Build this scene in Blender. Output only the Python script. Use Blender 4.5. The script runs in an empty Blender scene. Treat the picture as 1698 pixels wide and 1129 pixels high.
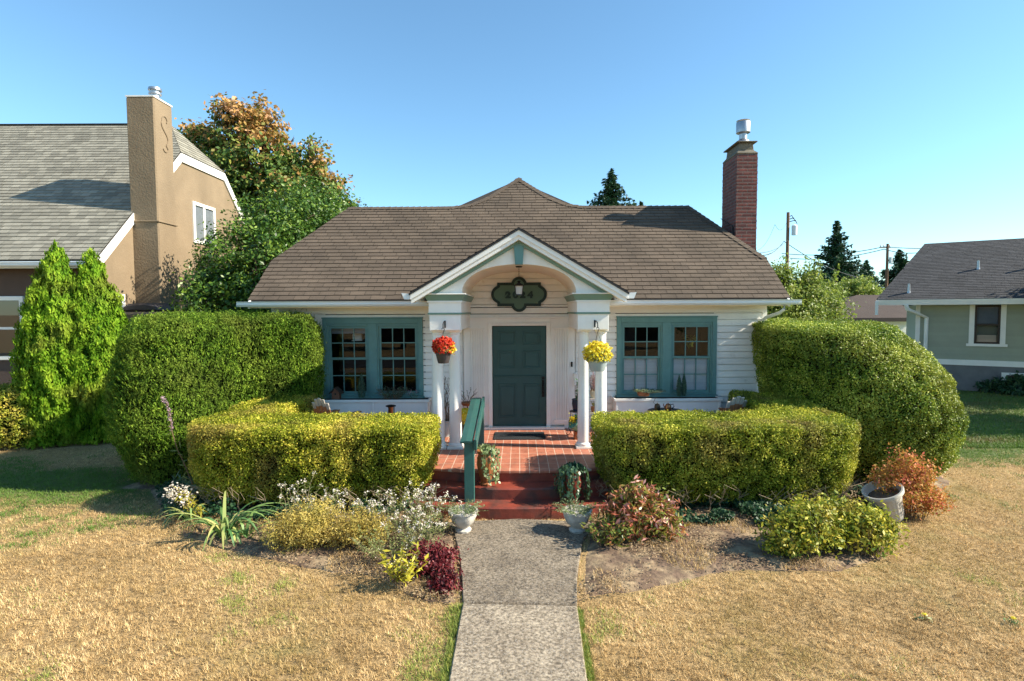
import bpy, math, random
import numpy as np
from mathutils import Vector, Matrix, noise
random.seed(7); RNG = np.random.default_rng(7)
S = bpy.context.scene
COL = S.collection
R = math.radians
# ------------------------------------------------------------------ camera
F = 920.0; H = 2.83; ROLL = R(0.25); PITCH = math.atan(48.5 / F)
fw = Vector((0, math.cos(PITCH), -math.sin(PITCH))); up0 = Vector((0, math.sin(PITCH), math.cos(PITCH))); rt0 = Vector((1, 0, 0))
rt = rt0 * math.cos(ROLL) - up0 * math.sin(ROLL); up = up0 * math.cos(ROLL) + rt0 * math.sin(ROLL)
def ray(px, py): return fw + rt * ((px - 861) / F) + up * ((564.5 - py) / F)
def P(px, py, D):
    d = ray(px, py); return Vector((0, 0, H)) + d * (D / d.y)
def G(px, py, z=0.0):
    d = ray(px, py); return Vector((0, 0, H)) + d * ((z - H) / d.z)
cam = bpy.data.cameras.new('camera'); co = bpy.data.objects.new('camera', cam); COL.objects.link(co)
cam.sensor_width = 36; cam.lens = F / 1698 * 36; cam.shift_x = -12 / 1698; cam.clip_end = 6000; cam.clip_start = 0.05
m = Matrix((rt, up, -fw)).transposed().to_4x4(); m.translation = (0, 0, H); co.matrix_world = m
S.camera = co
# ------------------------------------------------------------------ light
SE = 35; SAZ = 7   # elevation; degrees in front of due +x
w = bpy.data.worlds.new('World'); S.world = w; w.use_nodes = True
nt = w.node_tree; sky = nt.nodes.new('ShaderNodeTexSky'); sky.sky_type = 'NISHITA'; sky.sun_disc = False
sky.sun_elevation = R(SE); sky.sun_rotation = R(90 + SAZ); sky.air_density = 1.0; sky.dust_density = 0.1; sky.ozone_density = 6.0; sky.altitude = 50
bg = nt.nodes['Background']; bg.inputs[1].default_value = 0.13; tint = nt.nodes.new('ShaderNodeMix'); tint.data_type = 'RGBA'; tint.blend_type = 'MULTIPLY'; tint.inputs[0].default_value = 1; tint.inputs[7].default_value = (0.88, 0.97, 0.84, 1); nt.links.new(sky.outputs[0], tint.inputs[6]); nt.links.new(tint.outputs[2], bg.inputs[0])
sl = bpy.data.lights.new('sun', 'SUN'); sl.energy = 4.9; sl.angle = R(0.5); sl.color = (1.0, 0.91, 0.75)
so = bpy.data.objects.new('sun', sl); COL.objects.link(so)
sd = Vector((math.cos(R(SE)) * math.cos(R(SAZ)), -math.cos(R(SE)) * math.sin(R(SAZ)), math.sin(R(SE))))
so.rotation_euler = sd.to_track_quat('Z', 'Y').to_euler()
S.view_settings.view_transform = 'Standard'; S.view_settings.look = 'None'; S.view_settings.gamma = 1; S.view_settings.exposure = 1.2
S.render.engine = 'CYCLES'; S.cycles.max_bounces = 9; S.cycles.diffuse_bounces = 6; S.cycles.transparent_max_bounces = 10
S.cycles.use_denoising = True; S.cycles.use_adaptive_sampling = True; S.cycles.adaptive_threshold = 0.015
# ------------------------------------------------------------------ materials
MT = {}
def nn(t, k, **kw):
    n = t.nodes.new(k)
    for a, b in kw.items(): setattr(n, a, b)
    return n
def mat(name, col, rough=0.7, var=0.12, vs=6.0, bump=0.0, bs=80.0, metal=0.0, lv=0.0, col2=None, c2s=2.0, c2lo=0.45, c2hi=0.65, spec=0.4, stretch=None, c2str=None):
    m = bpy.data.materials.new(name); m.use_nodes = True; t = m.node_tree; b = t.nodes['Principled BSDF']
    b.inputs['Roughness'].default_value = rough; b.inputs['Metallic'].default_value = metal; b.inputs['Specular IOR Level'].default_value = spec
    tc = nn(t, 'ShaderNodeTexCoord'); src = tc.outputs['Object']
    mp = nn(t, 'ShaderNodeMapping'); t.links.new(src, mp.inputs[0]); mp.inputs['Scale'].default_value = stretch or (1, 1, 1)
    n1 = nn(t, 'ShaderNodeTexNoise'); n1.inputs['Scale'].default_value = vs; n1.inputs['Detail'].default_value = 8; n1.inputs['Roughness'].default_value = 0.65
    t.links.new(mp.outputs[0], n1.inputs[0])
    base = nn(t, 'ShaderNodeRGB'); base.outputs[0].default_value = (*col, 1); cur = base.outputs[0]
    if col2:
        n2 = nn(t, 'ShaderNodeTexNoise'); n2.inputs['Scale'].default_value = c2s; n2.inputs['Detail'].default_value = 6
        mp2 = nn(t, 'ShaderNodeMapping'); t.links.new(src, mp2.inputs[0]); mp2.inputs['Scale'].default_value = c2str or (1, 1, 1)
        t.links.new(mp2.outputs[0], n2.inputs[0])
        r = nn(t, 'ShaderNodeMapRange'); r.inputs[1].default_value = c2lo; r.inputs[2].default_value = c2hi; t.links.new(n2.outputs[0], r.inputs[0])
        mx = nn(t, 'ShaderNodeMix', data_type='RGBA'); t.links.new(r.outputs[0], mx.inputs[0]); t.links.new(cur, mx.inputs[6]); mx.inputs[7].default_value = (*col2, 1); cur = mx.outputs[2]
    hsv = nn(t, 'ShaderNodeHueSaturation'); t.links.new(cur, hsv.inputs['Color'])
    mr = nn(t, 'ShaderNodeMapRange'); mr.inputs[1].default_value = 0.3; mr.inputs[2].default_value = 0.7; mr.inputs[3].default_value = 1 - var; mr.inputs[4].default_value = 1 + var
    t.links.new(n1.outputs[0], mr.inputs[0]); val = mr.outputs[0]
    if lv:
        at = nn(t, 'ShaderNodeAttribute', attribute_name='lv')
        m2 = nn(t, 'ShaderNodeMapRange'); m2.inputs[3].default_value = 1 - lv; m2.inputs[4].default_value = 1 + lv; t.links.new(at.outputs['Fac'], m2.inputs[0])
        mm = nn(t, 'ShaderNodeMath', operation='MULTIPLY'); t.links.new(val, mm.inputs[0]); t.links.new(m2.outputs[0], mm.inputs[1]); val = mm.outputs[0]
    t.links.new(val, hsv.inputs['Value']); t.links.new(hsv.outputs[0], b.inputs['Base Color'])
    if bump:
        n3 = nn(t, 'ShaderNodeTexNoise'); n3.inputs['Scale'].default_value = bs; n3.inputs['Detail'].default_value = 4; t.links.new(mp.outputs[0], n3.inputs[0])
        bp = nn(t, 'ShaderNodeBump'); bp.inputs['Strength'].default_value = bump; bp.inputs['Distance'].default_value = 0.01
        t.links.new(n3.outputs[0], bp.inputs['Height']); t.links.new(bp.outputs[0], b.inputs['Normal'])
    MT[name] = m; return m
def leafmat(name, cols, patch=None, ps=1.2, plo=0.45, phi=0.62, rough=0.45, trans=0.3, spec=0.4):
    m = bpy.data.materials.new(name); m.use_nodes = True; t = m.node_tree; b = t.nodes['Principled BSDF']; out = t.nodes['Material Output']
    b.inputs['Roughness'].default_value = rough; b.inputs['Specular IOR Level'].default_value = spec
    at = nn(t, 'ShaderNodeAttribute', attribute_name='lv'); cr = nn(t, 'ShaderNodeValToRGB'); t.links.new(at.outputs['Fac'], cr.inputs[0])
    e = cr.color_ramp.elements
    while len(e) < len(cols): e.new(0.5)
    for i, c in enumerate(cols): e[i].position = i / (len(cols) - 1); e[i].color = (*c, 1)
    cur = cr.outputs[0]
    if patch:
        tc = nn(t, 'ShaderNodeTexCoord'); n2 = nn(t, 'ShaderNodeTexNoise'); n2.inputs['Scale'].default_value = ps; n2.inputs['Detail'].default_value = 5
        t.links.new(tc.outputs['Object'], n2.inputs[0])
        r = nn(t, 'ShaderNodeMapRange'); r.inputs[1].default_value = plo; r.inputs[2].default_value = phi; t.links.new(n2.outputs[0], r.inputs[0])
        ml = nn(t, 'ShaderNodeMath', operation='MULTIPLY'); t.links.new(r.outputs[0], ml.inputs[0]); ml.inputs[1].default_value = 0.8
        mx = nn(t, 'ShaderNodeMix', data_type='RGBA'); t.links.new(ml.outputs[0], mx.inputs[0]); t.links.new(cur, mx.inputs[6]); mx.inputs[7].default_value = (*patch, 1); cur = mx.outputs[2]
    t.links.new(cur, b.inputs['Base Color'])
    if trans:
        tr = nn(t, 'ShaderNodeBsdfTranslucent'); t.links.new(cur, tr.inputs[0]); mix = nn(t, 'ShaderNodeMixShader'); mix.inputs[0].default_value = trans
        t.links.new(b.outputs[0], mix.inputs[1]); t.links.new(tr.outputs[0], mix.inputs[2]); t.links.new(mix.outputs[0], out.inputs[0])
    MT[name] = m; return m
def brickmat(name, c1, c2, mortar, bw, bh, ms, axis='xz', rough=0.85, bump=0.6, offset=0.5, bias=0.0, extra=None):
    m = bpy.data.materials.new(name); m.use_nodes = True; t = m.node_tree; b = t.nodes['Principled BSDF']; b.inputs['Roughness'].default_value = rough
    tc = nn(t, 'ShaderNodeTexCoord'); sp = nn(t, 'ShaderNodeSeparateXYZ'); t.links.new(tc.outputs['Object'], sp.inputs[0]); cb = nn(t, 'ShaderNodeCombineXYZ')
    if axis == 'wall':   # u = x+y, v = z
        ad = nn(t, 'ShaderNodeMath', operation='ADD'); t.links.new(sp.outputs[0], ad.inputs[0]); t.links.new(sp.outputs[1], ad.inputs[1]); t.links.new(ad.outputs[0], cb.inputs[0]); t.links.new(sp.outputs[2], cb.inputs[1])
    else:
        ix = {'x': 0, 'y': 1, 'z': 2}; t.links.new(sp.outputs[ix[axis[0]]], cb.inputs[0]); t.links.new(sp.outputs[ix[axis[1]]], cb.inputs[1])
    br = nn(t, 'ShaderNodeTexBrick'); br.offset = offset; br.inputs['Color1'].default_value = (*c1, 1); br.inputs['Color2'].default_value = (*c2, 1); br.inputs['Mortar'].default_value = (*mortar, 1)
    br.inputs['Scale'].default_value = 1; br.inputs['Brick Width'].default_value = bw; br.inputs['Row Height'].default_value = bh; br.inputs['Mortar Size'].default_value = ms; br.inputs['Bias'].default_value = bias
    t.links.new(cb.outputs[0], br.inputs[0])
    n1 = nn(t, 'ShaderNodeTexNoise'); n1.inputs['Scale'].default_value = 9; n1.inputs['Detail'].default_value = 8; t.links.new(tc.outputs['Object'], n1.inputs[0])
    mr = nn(t, 'ShaderNodeMapRange'); mr.inputs[1].default_value = .3; mr.inputs[2].default_value = .7; mr.inputs[3].default_value = .75; mr.inputs[4].default_value = 1.2; t.links.new(n1.outputs[0], mr.inputs[0])
    hs = nn(t, 'ShaderNodeHueSaturation'); t.links.new(br.outputs[0], hs.inputs['Color']); t.links.new(mr.outputs[0], hs.inputs['Value']); t.links.new(hs.outputs[0], b.inputs['Base Color'])
    bp = nn(t, 'ShaderNodeBump'); bp.inputs['Strength'].default_value = bump; bp.inputs['Distance'].default_value = 0.008; bp.invert = True
    t.links.new(br.outputs['Fac'], bp.inputs['Height']); t.links.new(bp.outputs[0], b.inputs['Normal'])
    MT[name] = m; return m
def glassmat(name, tint=0.9, refl=1.0):
    m = bpy.data.materials.new(name); m.use_nodes = True; t = m.node_tree; t.nodes.remove(t.nodes['Principled BSDF']); out = t.nodes['Material Output']
    fr = nn(t, 'ShaderNodeFresnel'); fr.inputs[0].default_value = 1.6; gl = nn(t, 'ShaderNodeBsdfGlossy'); gl.inputs['Roughness'].default_value = 0.01
    nz = nn(t, 'ShaderNodeTexNoise'); nz.inputs['Scale'].default_value = 3; tc = nn(t, 'ShaderNodeTexCoord'); t.links.new(tc.outputs['Object'], nz.inputs[0])
    bp = nn(t, 'ShaderNodeBump'); bp.inputs['Strength'].default_value = 0.03; t.links.new(nz.outputs[0], bp.inputs['Height']); t.links.new(bp.outputs[0], gl.inputs['Normal'])
    tr = nn(t, 'ShaderNodeBsdfTransparent'); tr.inputs[0].default_value = (tint, tint, tint, 1)
    ml = nn(t, 'ShaderNodeMath', operation='MULTIPLY'); ml.inputs[1].default_value = refl; t.links.new(fr.outputs[0], ml.inputs[0])
    mx = nn(t, 'ShaderNodeMixShader'); t.links.new(ml.outputs[0], mx.inputs[0]); t.links.new(tr.outputs[0], mx.inputs[1]); t.links.new(gl.outputs[0], mx.inputs[2]); t.links.new(mx.outputs[0], out.inputs[0])
    MT[name] = m; return m
mat('white', (0.83, 0.81, 0.76), .5, .05, 3, .1, 60, lv=.03)
mat('siding', (0.85, 0.825, 0.77), .55, .05, 4, .12, 50, lv=.04, col2=(0.66, 0.62, 0.55), c2s=5, c2lo=.62, c2hi=.8)
mat('cream', (0.83, 0.75, 0.63), .6, .05, 3, .1, 50)
mat('gutter', (0.72, 0.75, 0.76), .4, .06, 2, 0)
mat('teal', (0.115, 0.245, 0.235), .5, .10, 5, .15, 60)
mat('teal_trim', (0.16, 0.27, 0.22), .5, .08, 5)
mat('door_green', (0.030, 0.085, 0.082), .42, .10, 5, .1, 40)
mat('rail_green', (0.028, 0.098, 0.085), .45, .14, 7, .15, 60)
mat('sign_dark', (0.008, 0.03, 0.027), .55, .1)
mat('sign_green', (0.085, 0.16, 0.12), .6, .06)
mat('roof_brown', (0.108, 0.080, 0.057), .9, .16, 1.2, .5, 250, lv=.13, col2=(0.082, 0.061, 0.043), c2s=.9, c2lo=.4, c2hi=.65)
mat('underlay', (0.03, 0.026, 0.022), .9, .1)
mat('roof_left', (0.225, 0.212, 0.172), .9, .14, 1.3, .5, 250, lv=.24)
mat('roof_right', (0.046, 0.046, 0.049), .9, .12, 1.0, .5, 250, lv=.22)
mat('roof_garage', (0.055, 0.038, 0.030), .9, .14, 1, .4, 200)
mat('roof_dark', (0.05, 0.06, 0.075), .8, .1); mat('roof_pale', (0.33, 0.37, 0.42), .8, .1)
mat('edge_black', (0.018, 0.018, 0.02), .7, .1)
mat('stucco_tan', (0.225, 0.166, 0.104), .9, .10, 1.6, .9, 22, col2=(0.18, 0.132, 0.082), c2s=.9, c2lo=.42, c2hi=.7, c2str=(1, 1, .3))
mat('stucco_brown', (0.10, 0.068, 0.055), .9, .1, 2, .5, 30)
mat('green_siding', (0.32, 0.345, 0.265), .6, .06, 2, 0, lv=.05)
mat('concrete_wall', (0.16, 0.16, 0.165), .9, .15, 3, .4, 30)
mat('dark_brown', (0.045, 0.03, 0.022), .6, .1)
brickmat('brick', (0.19, 0.058, 0.045), (0.115, 0.036, 0.032), (0.12, 0.09, 0.08), .215, .075, .010, 'wall')
mat('crown_concrete', (0.14, 0.125, 0.095), .95, .25, 8, .6, 40)
mat('galvanised', (0.42, 0.43, 0.44), .4, .08, 6, 0, metal=.9)
mat('black_metal', (0.015, 0.014, 0.014), .45, .1, metal=.4)
mat('bronze', (0.06, 0.045, 0.03), .35, .1, metal=.8)
brickmat('porch_tile', (0.42, 0.150, 0.088), (0.36, 0.125, 0.074), (0.62, 0.50, 0.38), .30, .145, .0045, 'yx', .55, .3, 0.0)
mat('step_red', (0.235, 0.046, 0.027), .55, .28, 5, .35, 50, col2=(0.075, 0.038, 0.030), c2s=3.2, c2lo=.48, c2hi=.66)
mat('mat_dark', (0.014, 0.018, 0.022), .95, .3, 60, .8, 200)
mat('terracotta', (0.33, 0.125, 0.055), .8, .2, 8, .3, 60, col2=(0.42, 0.27, 0.16), c2s=5, c2lo=.6, c2hi=.8)
mat('brown_glaze', (0.26, 0.095, 0.035), .3, .3, 8, .2, 30)
mat('red_glaze', (0.16, 0.035, 0.022), .35, .3, 8, .2, 30)
mat('stone_pot', (0.48, 0.45, 0.40), .9, .18, 9, .5, 60, col2=(0.20, 0.19, 0.17), c2s=7, c2lo=.55, c2hi=.8)
mat('grey_plastic', (0.47, 0.43, 0.37), .6, .12, 5, .1, 30)
mat('dark_plastic', (0.055, 0.045, 0.045), .5, .1); mat('light_plastic', (0.36, 0.42, 0.42), .5, .1)
mat('cedar', (0.34, 0.26, 0.19), .8, .2, 5, .3, 40, stretch=(1, 1, .15), col2=(0.30, 0.12, 0.05), c2s=1.0, c2lo=.5, c2hi=.55)
mat('cedar_low', (0.32, 0.14, 0.06), .8, .2, 5, .3, 40, stretch=(1, 1, .15)); mat('cedar_tip', (0.42, 0.38, 0.33), .8, .2, 5, .3, 40)
mat('soil', (0.135, 0.088, 0.058), .95, .4, 14, 1.0, 30, col2=(0.30, 0.22, 0.13), c2s=4)
mat('bark', (0.12, 0.085, 0.06), .9, .25, 6, .6, 25); mat('stem', (0.16, 0.10, 0.055), .85, .2, 9)
mat('stem_pale', (0.30, 0.23, 0.15), .85, .2, 9); mat('stem_green', (0.10, 0.15, 0.04), .7, .2, 9)
mat('pole_wood', (0.19, 0.10, 0.06), .9, .2, 6)
mat('wire', (0.05, 0.055, 0.06), .6, .1)
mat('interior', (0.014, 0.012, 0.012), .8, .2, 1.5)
mat('curtain', (0.26, 0.30, 0.34), .8, .1); mat('blind', (0.86, 0.88, 0.92), .7, .05, lv=.06); mat('black_soil', (0.03, 0.02, 0.016), .95, .3, 20, .8, 60)
mat('lamp_glass', (0.50, 0.46, 0.42), .2, .1); mat('blue_pot', (0.012, 0.02, 0.05), .15, .1); mat('cream_pot', (0.55, 0.48, 0.34), .4, .15); mat('teal_pot', (0.12, 0.30, 0.23), .2, .2, 10)
mat('copper', (0.30, 0.13, 0.06), .3, .2, 8, metal=.8); mat('wood_box', (0.30, 0.09, 0.03), .5, .2, 6, stretch=(1, 1, 4)); mat('birdhouse_wood', (0.20, 0.085, 0.05), .8, .2, 6)
mat('asphalt', (0.05, 0.05, 0.052), .9, .15, 5, .4, 60)
mat('hill', (0.10, 0.17, 0.20), 1, .25, .01)  # bluish tone stands in for distance haze
glassmat('glass', .8, .7); glassmat('glass_bright', .8, 1.0)
leafmat('yew', [(0.018, 0.05, 0.006), (0.095, 0.185, 0.014), (0.34, 0.47, 0.05)], (0.16, 0.20, 0.03), 1.6, .45, .7, .7, .25, .12)
leafmat('box_gold', [(0.07, 0.10, 0.008), (0.34, 0.37, 0.024), (0.90, 0.72, 0.12)], (0.30, 0.20, 0.065), 1.5, .50, .70, .58, .28, .2)
leafmat('box_green', [(0.045, 0.085, 0.008), (0.27, 0.32, 0.022), (0.80, 0.72, 0.11)], (0.24, 0.17, 0.06), 1.6, .5, .7, .58, .28, .2)
leafmat('box_green_tall', [(0.034, 0.08, 0.008), (0.17, 0.26, 0.018), (0.70, 0.72, 0.13)], (0.24, 0.26, 0.035), 1.1, .45, .7, .50, .26, .3)
leafmat('arborvitae', [(0.02, 0.07, 0.005), (0.12, 0.25, 0.010), (0.34, 0.47, 0.035)], (0.20, 0.22, 0.03), 1.3, .5, .7, .7, .25, .12)
leafmat('maple', [(0.03, 0.08, 0.015), (0.12, 0.20, 0.03), (0.28, 0.27, 0.05)], None, rough=.6, trans=.25)
leafmat('maple_top', [(0.20, 0.19, 0.04), (0.42, 0.23, 0.06), (0.60, 0.34, 0.17)], None, rough=.6, trans=.25)
leafmat('laurel', [(0.015, 0.045, 0.008), (0.055, 0.125, 0.014), (0.20, 0.29, 0.035)], None, rough=.42, trans=.2, spec=.35)
leafmat('apple', [(0.08, 0.13, 0.02), (0.22, 0.30, 0.045), (0.42, 0.44, 0.10)], None, rough=.5, trans=.4)
leafmat('fir', [(0.01, 0.035, 0.018), (0.022, 0.07, 0.03), (0.06, 0.125, 0.04)], None, rough=.6, trans=.1)
leafmat('ivy', [(0.008, 0.03, 0.012), (0.02, 0.065, 0.024), (0.06, 0.12, 0.045)], None, rough=.5, trans=.1, spec=.3)
leafmat('dry_shrub', [(0.20, 0.14, 0.03), (0.56, 0.43, 0.10), (0.80, 0.64, 0.24)], (0.36, 0.34, 0.07), 3, .5, .7, .6, .35, .2)
leafmat('aster_leaf', [(0.07, 0.13, 0.03), (0.20, 0.24, 0.07), (0.36, 0.36, 0.15)], (0.22, 0.16, 0.07), 4, .5, .7, .6)
leafmat('aster_white', [(0.48, 0.40, 0.30), (0.66, 0.58, 0.48), (0.80, 0.76, 0.68)], None, rough=.8, trans=.3)
leafmat('iris_leaf', [(0.08, 0.19, 0.06), (0.22, 0.33, 0.10), (0.58, 0.52, 0.18)], None, rough=.45)
leafmat('red_leaf', [(0.04, 0.006, 0.008), (0.13, 0.012, 0.018), (0.32, 0.06, 0.06)], None, rough=.5)
leafmat('lime_leaf', [(0.20, 0.22, 0.02), (0.44, 0.40, 0.03), (0.60, 0.48, 0.05)], None, rough=.5)
leafmat('nandina', [(0.07, 0.13, 0.02), (0.25, 0.27, 0.05), (0.42, 0.11, 0.06), (0.66, 0.36, 0.30)], None, rough=.35)
leafmat('weigela', [(0.05, 0.11, 0.015), (0.27, 0.31, 0.03), (0.70, 0.58, 0.07)], (0.42, 0.32, 0.06), 5, .5, .65, rough=.5, spec=.25)
leafmat('orange_leaf', [(0.34, 0.30, 0.05), (0.56, 0.27, 0.07), (0.62, 0.15, 0.12)], None, rough=.5, trans=.35, spec=.2)
leafmat('sedum', [(0.08, 0.13, 0.06), (0.20, 0.26, 0.12), (0.38, 0.33, 0.16)], None, rough=.5)
leafmat('vine', [(0.07, 0.13, 0.05), (0.20, 0.27, 0.10), (0.42, 0.45, 0.24)], None, rough=.4)
leafmat('dark_vine', [(0.02, 0.06, 0.03), (0.06, 0.13, 0.07), (0.15, 0.24, 0.13)], None, rough=.35)
leafmat('mum_red', [(0.34, 0.01, 0.005), (0.68, 0.035, 0.015), (0.75, 0.20, 0.03)], None, rough=.6)
leafmat('mum_yellow', [(0.62, 0.42, 0.01), (0.85, 0.72, 0.03), (0.9, 0.85, 0.18)], None, rough=.6)
leafmat('purple', [(0.24, 0.10, 0.14), (0.42, 0.26, 0.34), (0.52, 0.42, 0.46)], None, rough=.6)
leafmat('pink_heather', [(0.20, 0.22, 0.20), (0.42, 0.16, 0.18), (0.55, 0.50, 0.52)], None, rough=.6)
leafmat('juniper', [(0.03, 0.07, 0.045), (0.07, 0.14, 0.09), (0.16, 0.24, 0.15)], None, rough=.6)
leafmat('grass_dry', [(0.13, 0.078, 0.022), (0.56, 0.37, 0.15), (0.90, 0.68, 0.37)], (0.32, 0.235, 0.06), .7, .48, .70, .7, .25)
leafmat('grass_green', [(0.07, 0.14, 0.02), (0.24, 0.31, 0.05), (0.52, 0.46, 0.12)], None, rough=.6, trans=.3)
leafmat('lawn_green_shaded', [(0.17, 0.13, 0.04), (0.085, 0.16, 0.02), (0.14, 0.24, 0.035)], None, rough=.6, trans=.3)  # darker green for shaded lawn, the shade partly put into the colour
leafmat('litter_leaf', [(0.10, 0.06, 0.03), (0.26, 0.17, 0.09), (0.42, 0.32, 0.19)], None, rough=.8, trans=.1)
# ------------------------------------------------------------------ geometry helpers
class MB:
    def __init__(s): s.v = []; s.f = []; s.a = []
    def add(s, vs, fs, lv=None):
        n = len(s.v); s.v += [tuple(q) for q in vs]; l = random.random() if lv is None else lv
        for f in fs: s.f.append([n + i for i in f]); s.a.append(l)
        return s
    def box(s, a, b, lv=None):
        x0, y0, z0 = a; x1, y1, z1 = b
        return s.add([(x0, y0, z0), (x1, y0, z0), (x1, y1, z0), (x0, y1, z0), (x0, y0, z1), (x1, y0, z1), (x1, y1, z1), (x0, y1, z1)],
                     [(0, 3, 2, 1), (4, 5, 6, 7), (0, 1, 5, 4), (1, 2, 6, 5), (2, 3, 7, 6), (3, 0, 4, 7)], lv)
    def prism(s, poly, o, ex, ey, ez, h, lv=None):   # poly in (ex,ey), extruded along ez by h
        o = Vector(o); ex = Vector(ex); ey = Vector(ey); ez = Vector(ez)
        b = [o + ex * p[0] + ey * p[1] for p in poly]; n = len(b)
        if ex.cross(ey).dot(ez) * h < 0: b = b[::-1]
        t = [q + ez * h for q in b]
        return s.add(b + t, [list(range(n))[::-1], list(range(n, 2 * n))] + [(i, (i + 1) % n, n + (i + 1) % n, n + i) for i in range(n)], lv)
    def tube(s, pts, r, n=6, r1=None, lv=None):
        pts = [Vector(p) for p in pts]; m = len(pts); vs = []; fs = []
        rs = r if isinstance(r, (list, tuple)) else [r + ((r if r1 is None else r1) - r) * i / max(1, m - 1) for i in range(m)]
        for i, p in enumerate(pts):
            t = (pts[min(i + 1, m - 1)] - pts[max(i - 1, 0)]).normalized(); a = t.orthogonal().normalized()
            if abs(t.z) < .99: a = t.cross(Vector((0, 0, 1))).normalized()
            b = t.cross(a)
            for k in range(n):
                c = 2 * math.pi * k / n; vs.append(p + (a * math.cos(c) + b * math.sin(c)) * rs[i])
        for i in range(m - 1):
            for k in range(n): k2 = (k + 1) % n; fs.append((i * n + k, i * n + k2, (i + 1) * n + k2, (i + 1) * n + k))
        fs.append(list(range(n))[::-1]); fs.append([(m - 1) * n + k for k in range(n)])
        return s.add(vs, fs, lv)
    def lathe(s, prof, c, n=20, M=None, lv=None, wob=None):   # prof (r,z)
        vs = []; fs = []; c = Vector(c)
        for r, z in prof:
            for k in range(n):
                a = 2 * math.pi * k / n; q = Vector((r * math.cos(a) * (1 + (wob(a, z) if wob else 0)), r * math.sin(a) * (1 + (wob(a, z) if wob else 0)), z))
                if M: q = M @ q
                vs.append(c + q)
        for i in range(len(prof) - 1):
            for k in range(n): k2 = (k + 1) % n; fs.append((i * n + k, i * n + k2, (i + 1) * n + k2, (i + 1) * n + k))
        fs.append(list(range(n))[::-1]); fs.append([(len(prof) - 1) * n + k for k in range(n)])
        return s.add(vs, fs, lv)
    def build(s, name, m, parent=None, smooth=False, bevel=0):
        me = bpy.data.meshes.new(name); me.from_pydata(s.v, [], s.f); me.validate(); me.materials.append(MT[m])
        if len(s.a) == len(me.polygons):
            at = me.attributes.new('lv', 'FLOAT', 'FACE'); at.data.foreach_set('value', np.array(s.a, dtype=np.float32))
        o = bpy.data.objects.new(name, me); COL.objects.link(o)
        if parent: o.parent = parent; o.matrix_parent_inverse = parent.matrix_world.inverted() if False else Matrix.Translation(-Vector(parent.location))
        if smooth:
            me.shade_smooth()
            try: me.set_sharp_from_angle(angle=R(40))
            except Exception: pass
        if bevel:
            b = o.modifiers.new('bevel', 'BEVEL'); b.width = bevel; b.segments = 1; b.limit_method = 'ANGLE'
        return o
def tag(o, label=None, cat=None, group=None, kind=None):
    if label: o['label'] = label
    if cat: o['category'] = cat
    if group: o['group'] = group
    if kind: o['kind'] = kind
    return o
def thing(name, loc, label, cat, group=None):
    o = bpy.data.objects.new(name, None); COL.objects.link(o); o.location = loc; o.empty_display_size = .1
    return tag(o, label, cat, group)
def quads(name, V, lv, m, parent=None, nper=4):   # V (N,nper,3)
    N = len(V); me = bpy.data.meshes.new(name); me.vertices.add(N * nper); me.vertices.foreach_set('co', V.reshape(-1).astype(np.float32))
    me.loops.add(N * nper); me.loops.foreach_set('vertex_index', np.arange(N * nper, dtype=np.int32))
    me.polygons.add(N); me.polygons.foreach_set('loop_start', np.arange(0, N * nper, nper, dtype=np.int32))
    me.update(calc_edges=True); at = me.attributes.new('lv', 'FLOAT', 'FACE'); at.data.foreach_set('value', np.clip(lv, 0, 1).astype(np.float32))
    me.materials.append(MT[m]); o = bpy.data.objects.new(name, me); COL.objects.link(o)
    if parent: o.parent = parent; o.matrix_parent_inverse = Matrix.Translation(-Vector(parent.location))
    return o
def nrm(a): return a / np.maximum(np.linalg.norm(a, axis=-1, keepdims=True), 1e-9)
def leafV(Pt, N, L, W, axis=None, jn=.5, ja=.6):
    n = len(Pt); N = nrm(N + RNG.normal(0, jn, (n, 3)))
    A = RNG.normal(0, 1, (n, 3)) * ja + (0 if axis is None else axis)
    A = nrm(A - N * (A * N).sum(1, keepdims=True)); B = np.cross(N, A)
    s = RNG.uniform(.65, 1.3, (n, 1)); L = L * s; W = W * s
    return np.stack([Pt - A * L * .5, Pt - A * L * .02 + B * W * .5, Pt + A * L * .5, Pt - A * L * .02 - B * W * .5], 1)
def nz(Pt, sc, off=0.0):
    return np.array([noise.noise((p[0] * sc + off, p[1] * sc, p[2] * sc)) for p in Pt])
def catmull(pts, k=6):
    n = len(pts); out = []
    for i in range(n):
        p0, p1, p2, p3 = [np.array(pts[(i + j) % n], float) for j in (-1, 0, 1, 2)]
        for t in np.arange(k) / k: out.append(0.5 * ((2 * p1) + (-p0 + p2) * t + (2 * p0 - 5 * p1 + 4 * p2 - p3) * t * t + (-p0 + 3 * p1 - 3 * p2 + p3) * t ** 3))
    return out
def inset(pts, d):
    n = len(pts); out = []; A = sum(pts[i][0] * pts[(i + 1) % n][1] - pts[(i + 1) % n][0] * pts[i][1] for i in range(n)); sg = 1 if A > 0 else -1
    for i in range(n):
        t = np.array(pts[(i + 1) % n]) - np.array(pts[i - 1]); t = t / (np.linalg.norm(t) + 1e-9); out.append(np.array(pts[i]) + sg * d * np.array([-t[1], t[0]]))
    return out
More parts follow.
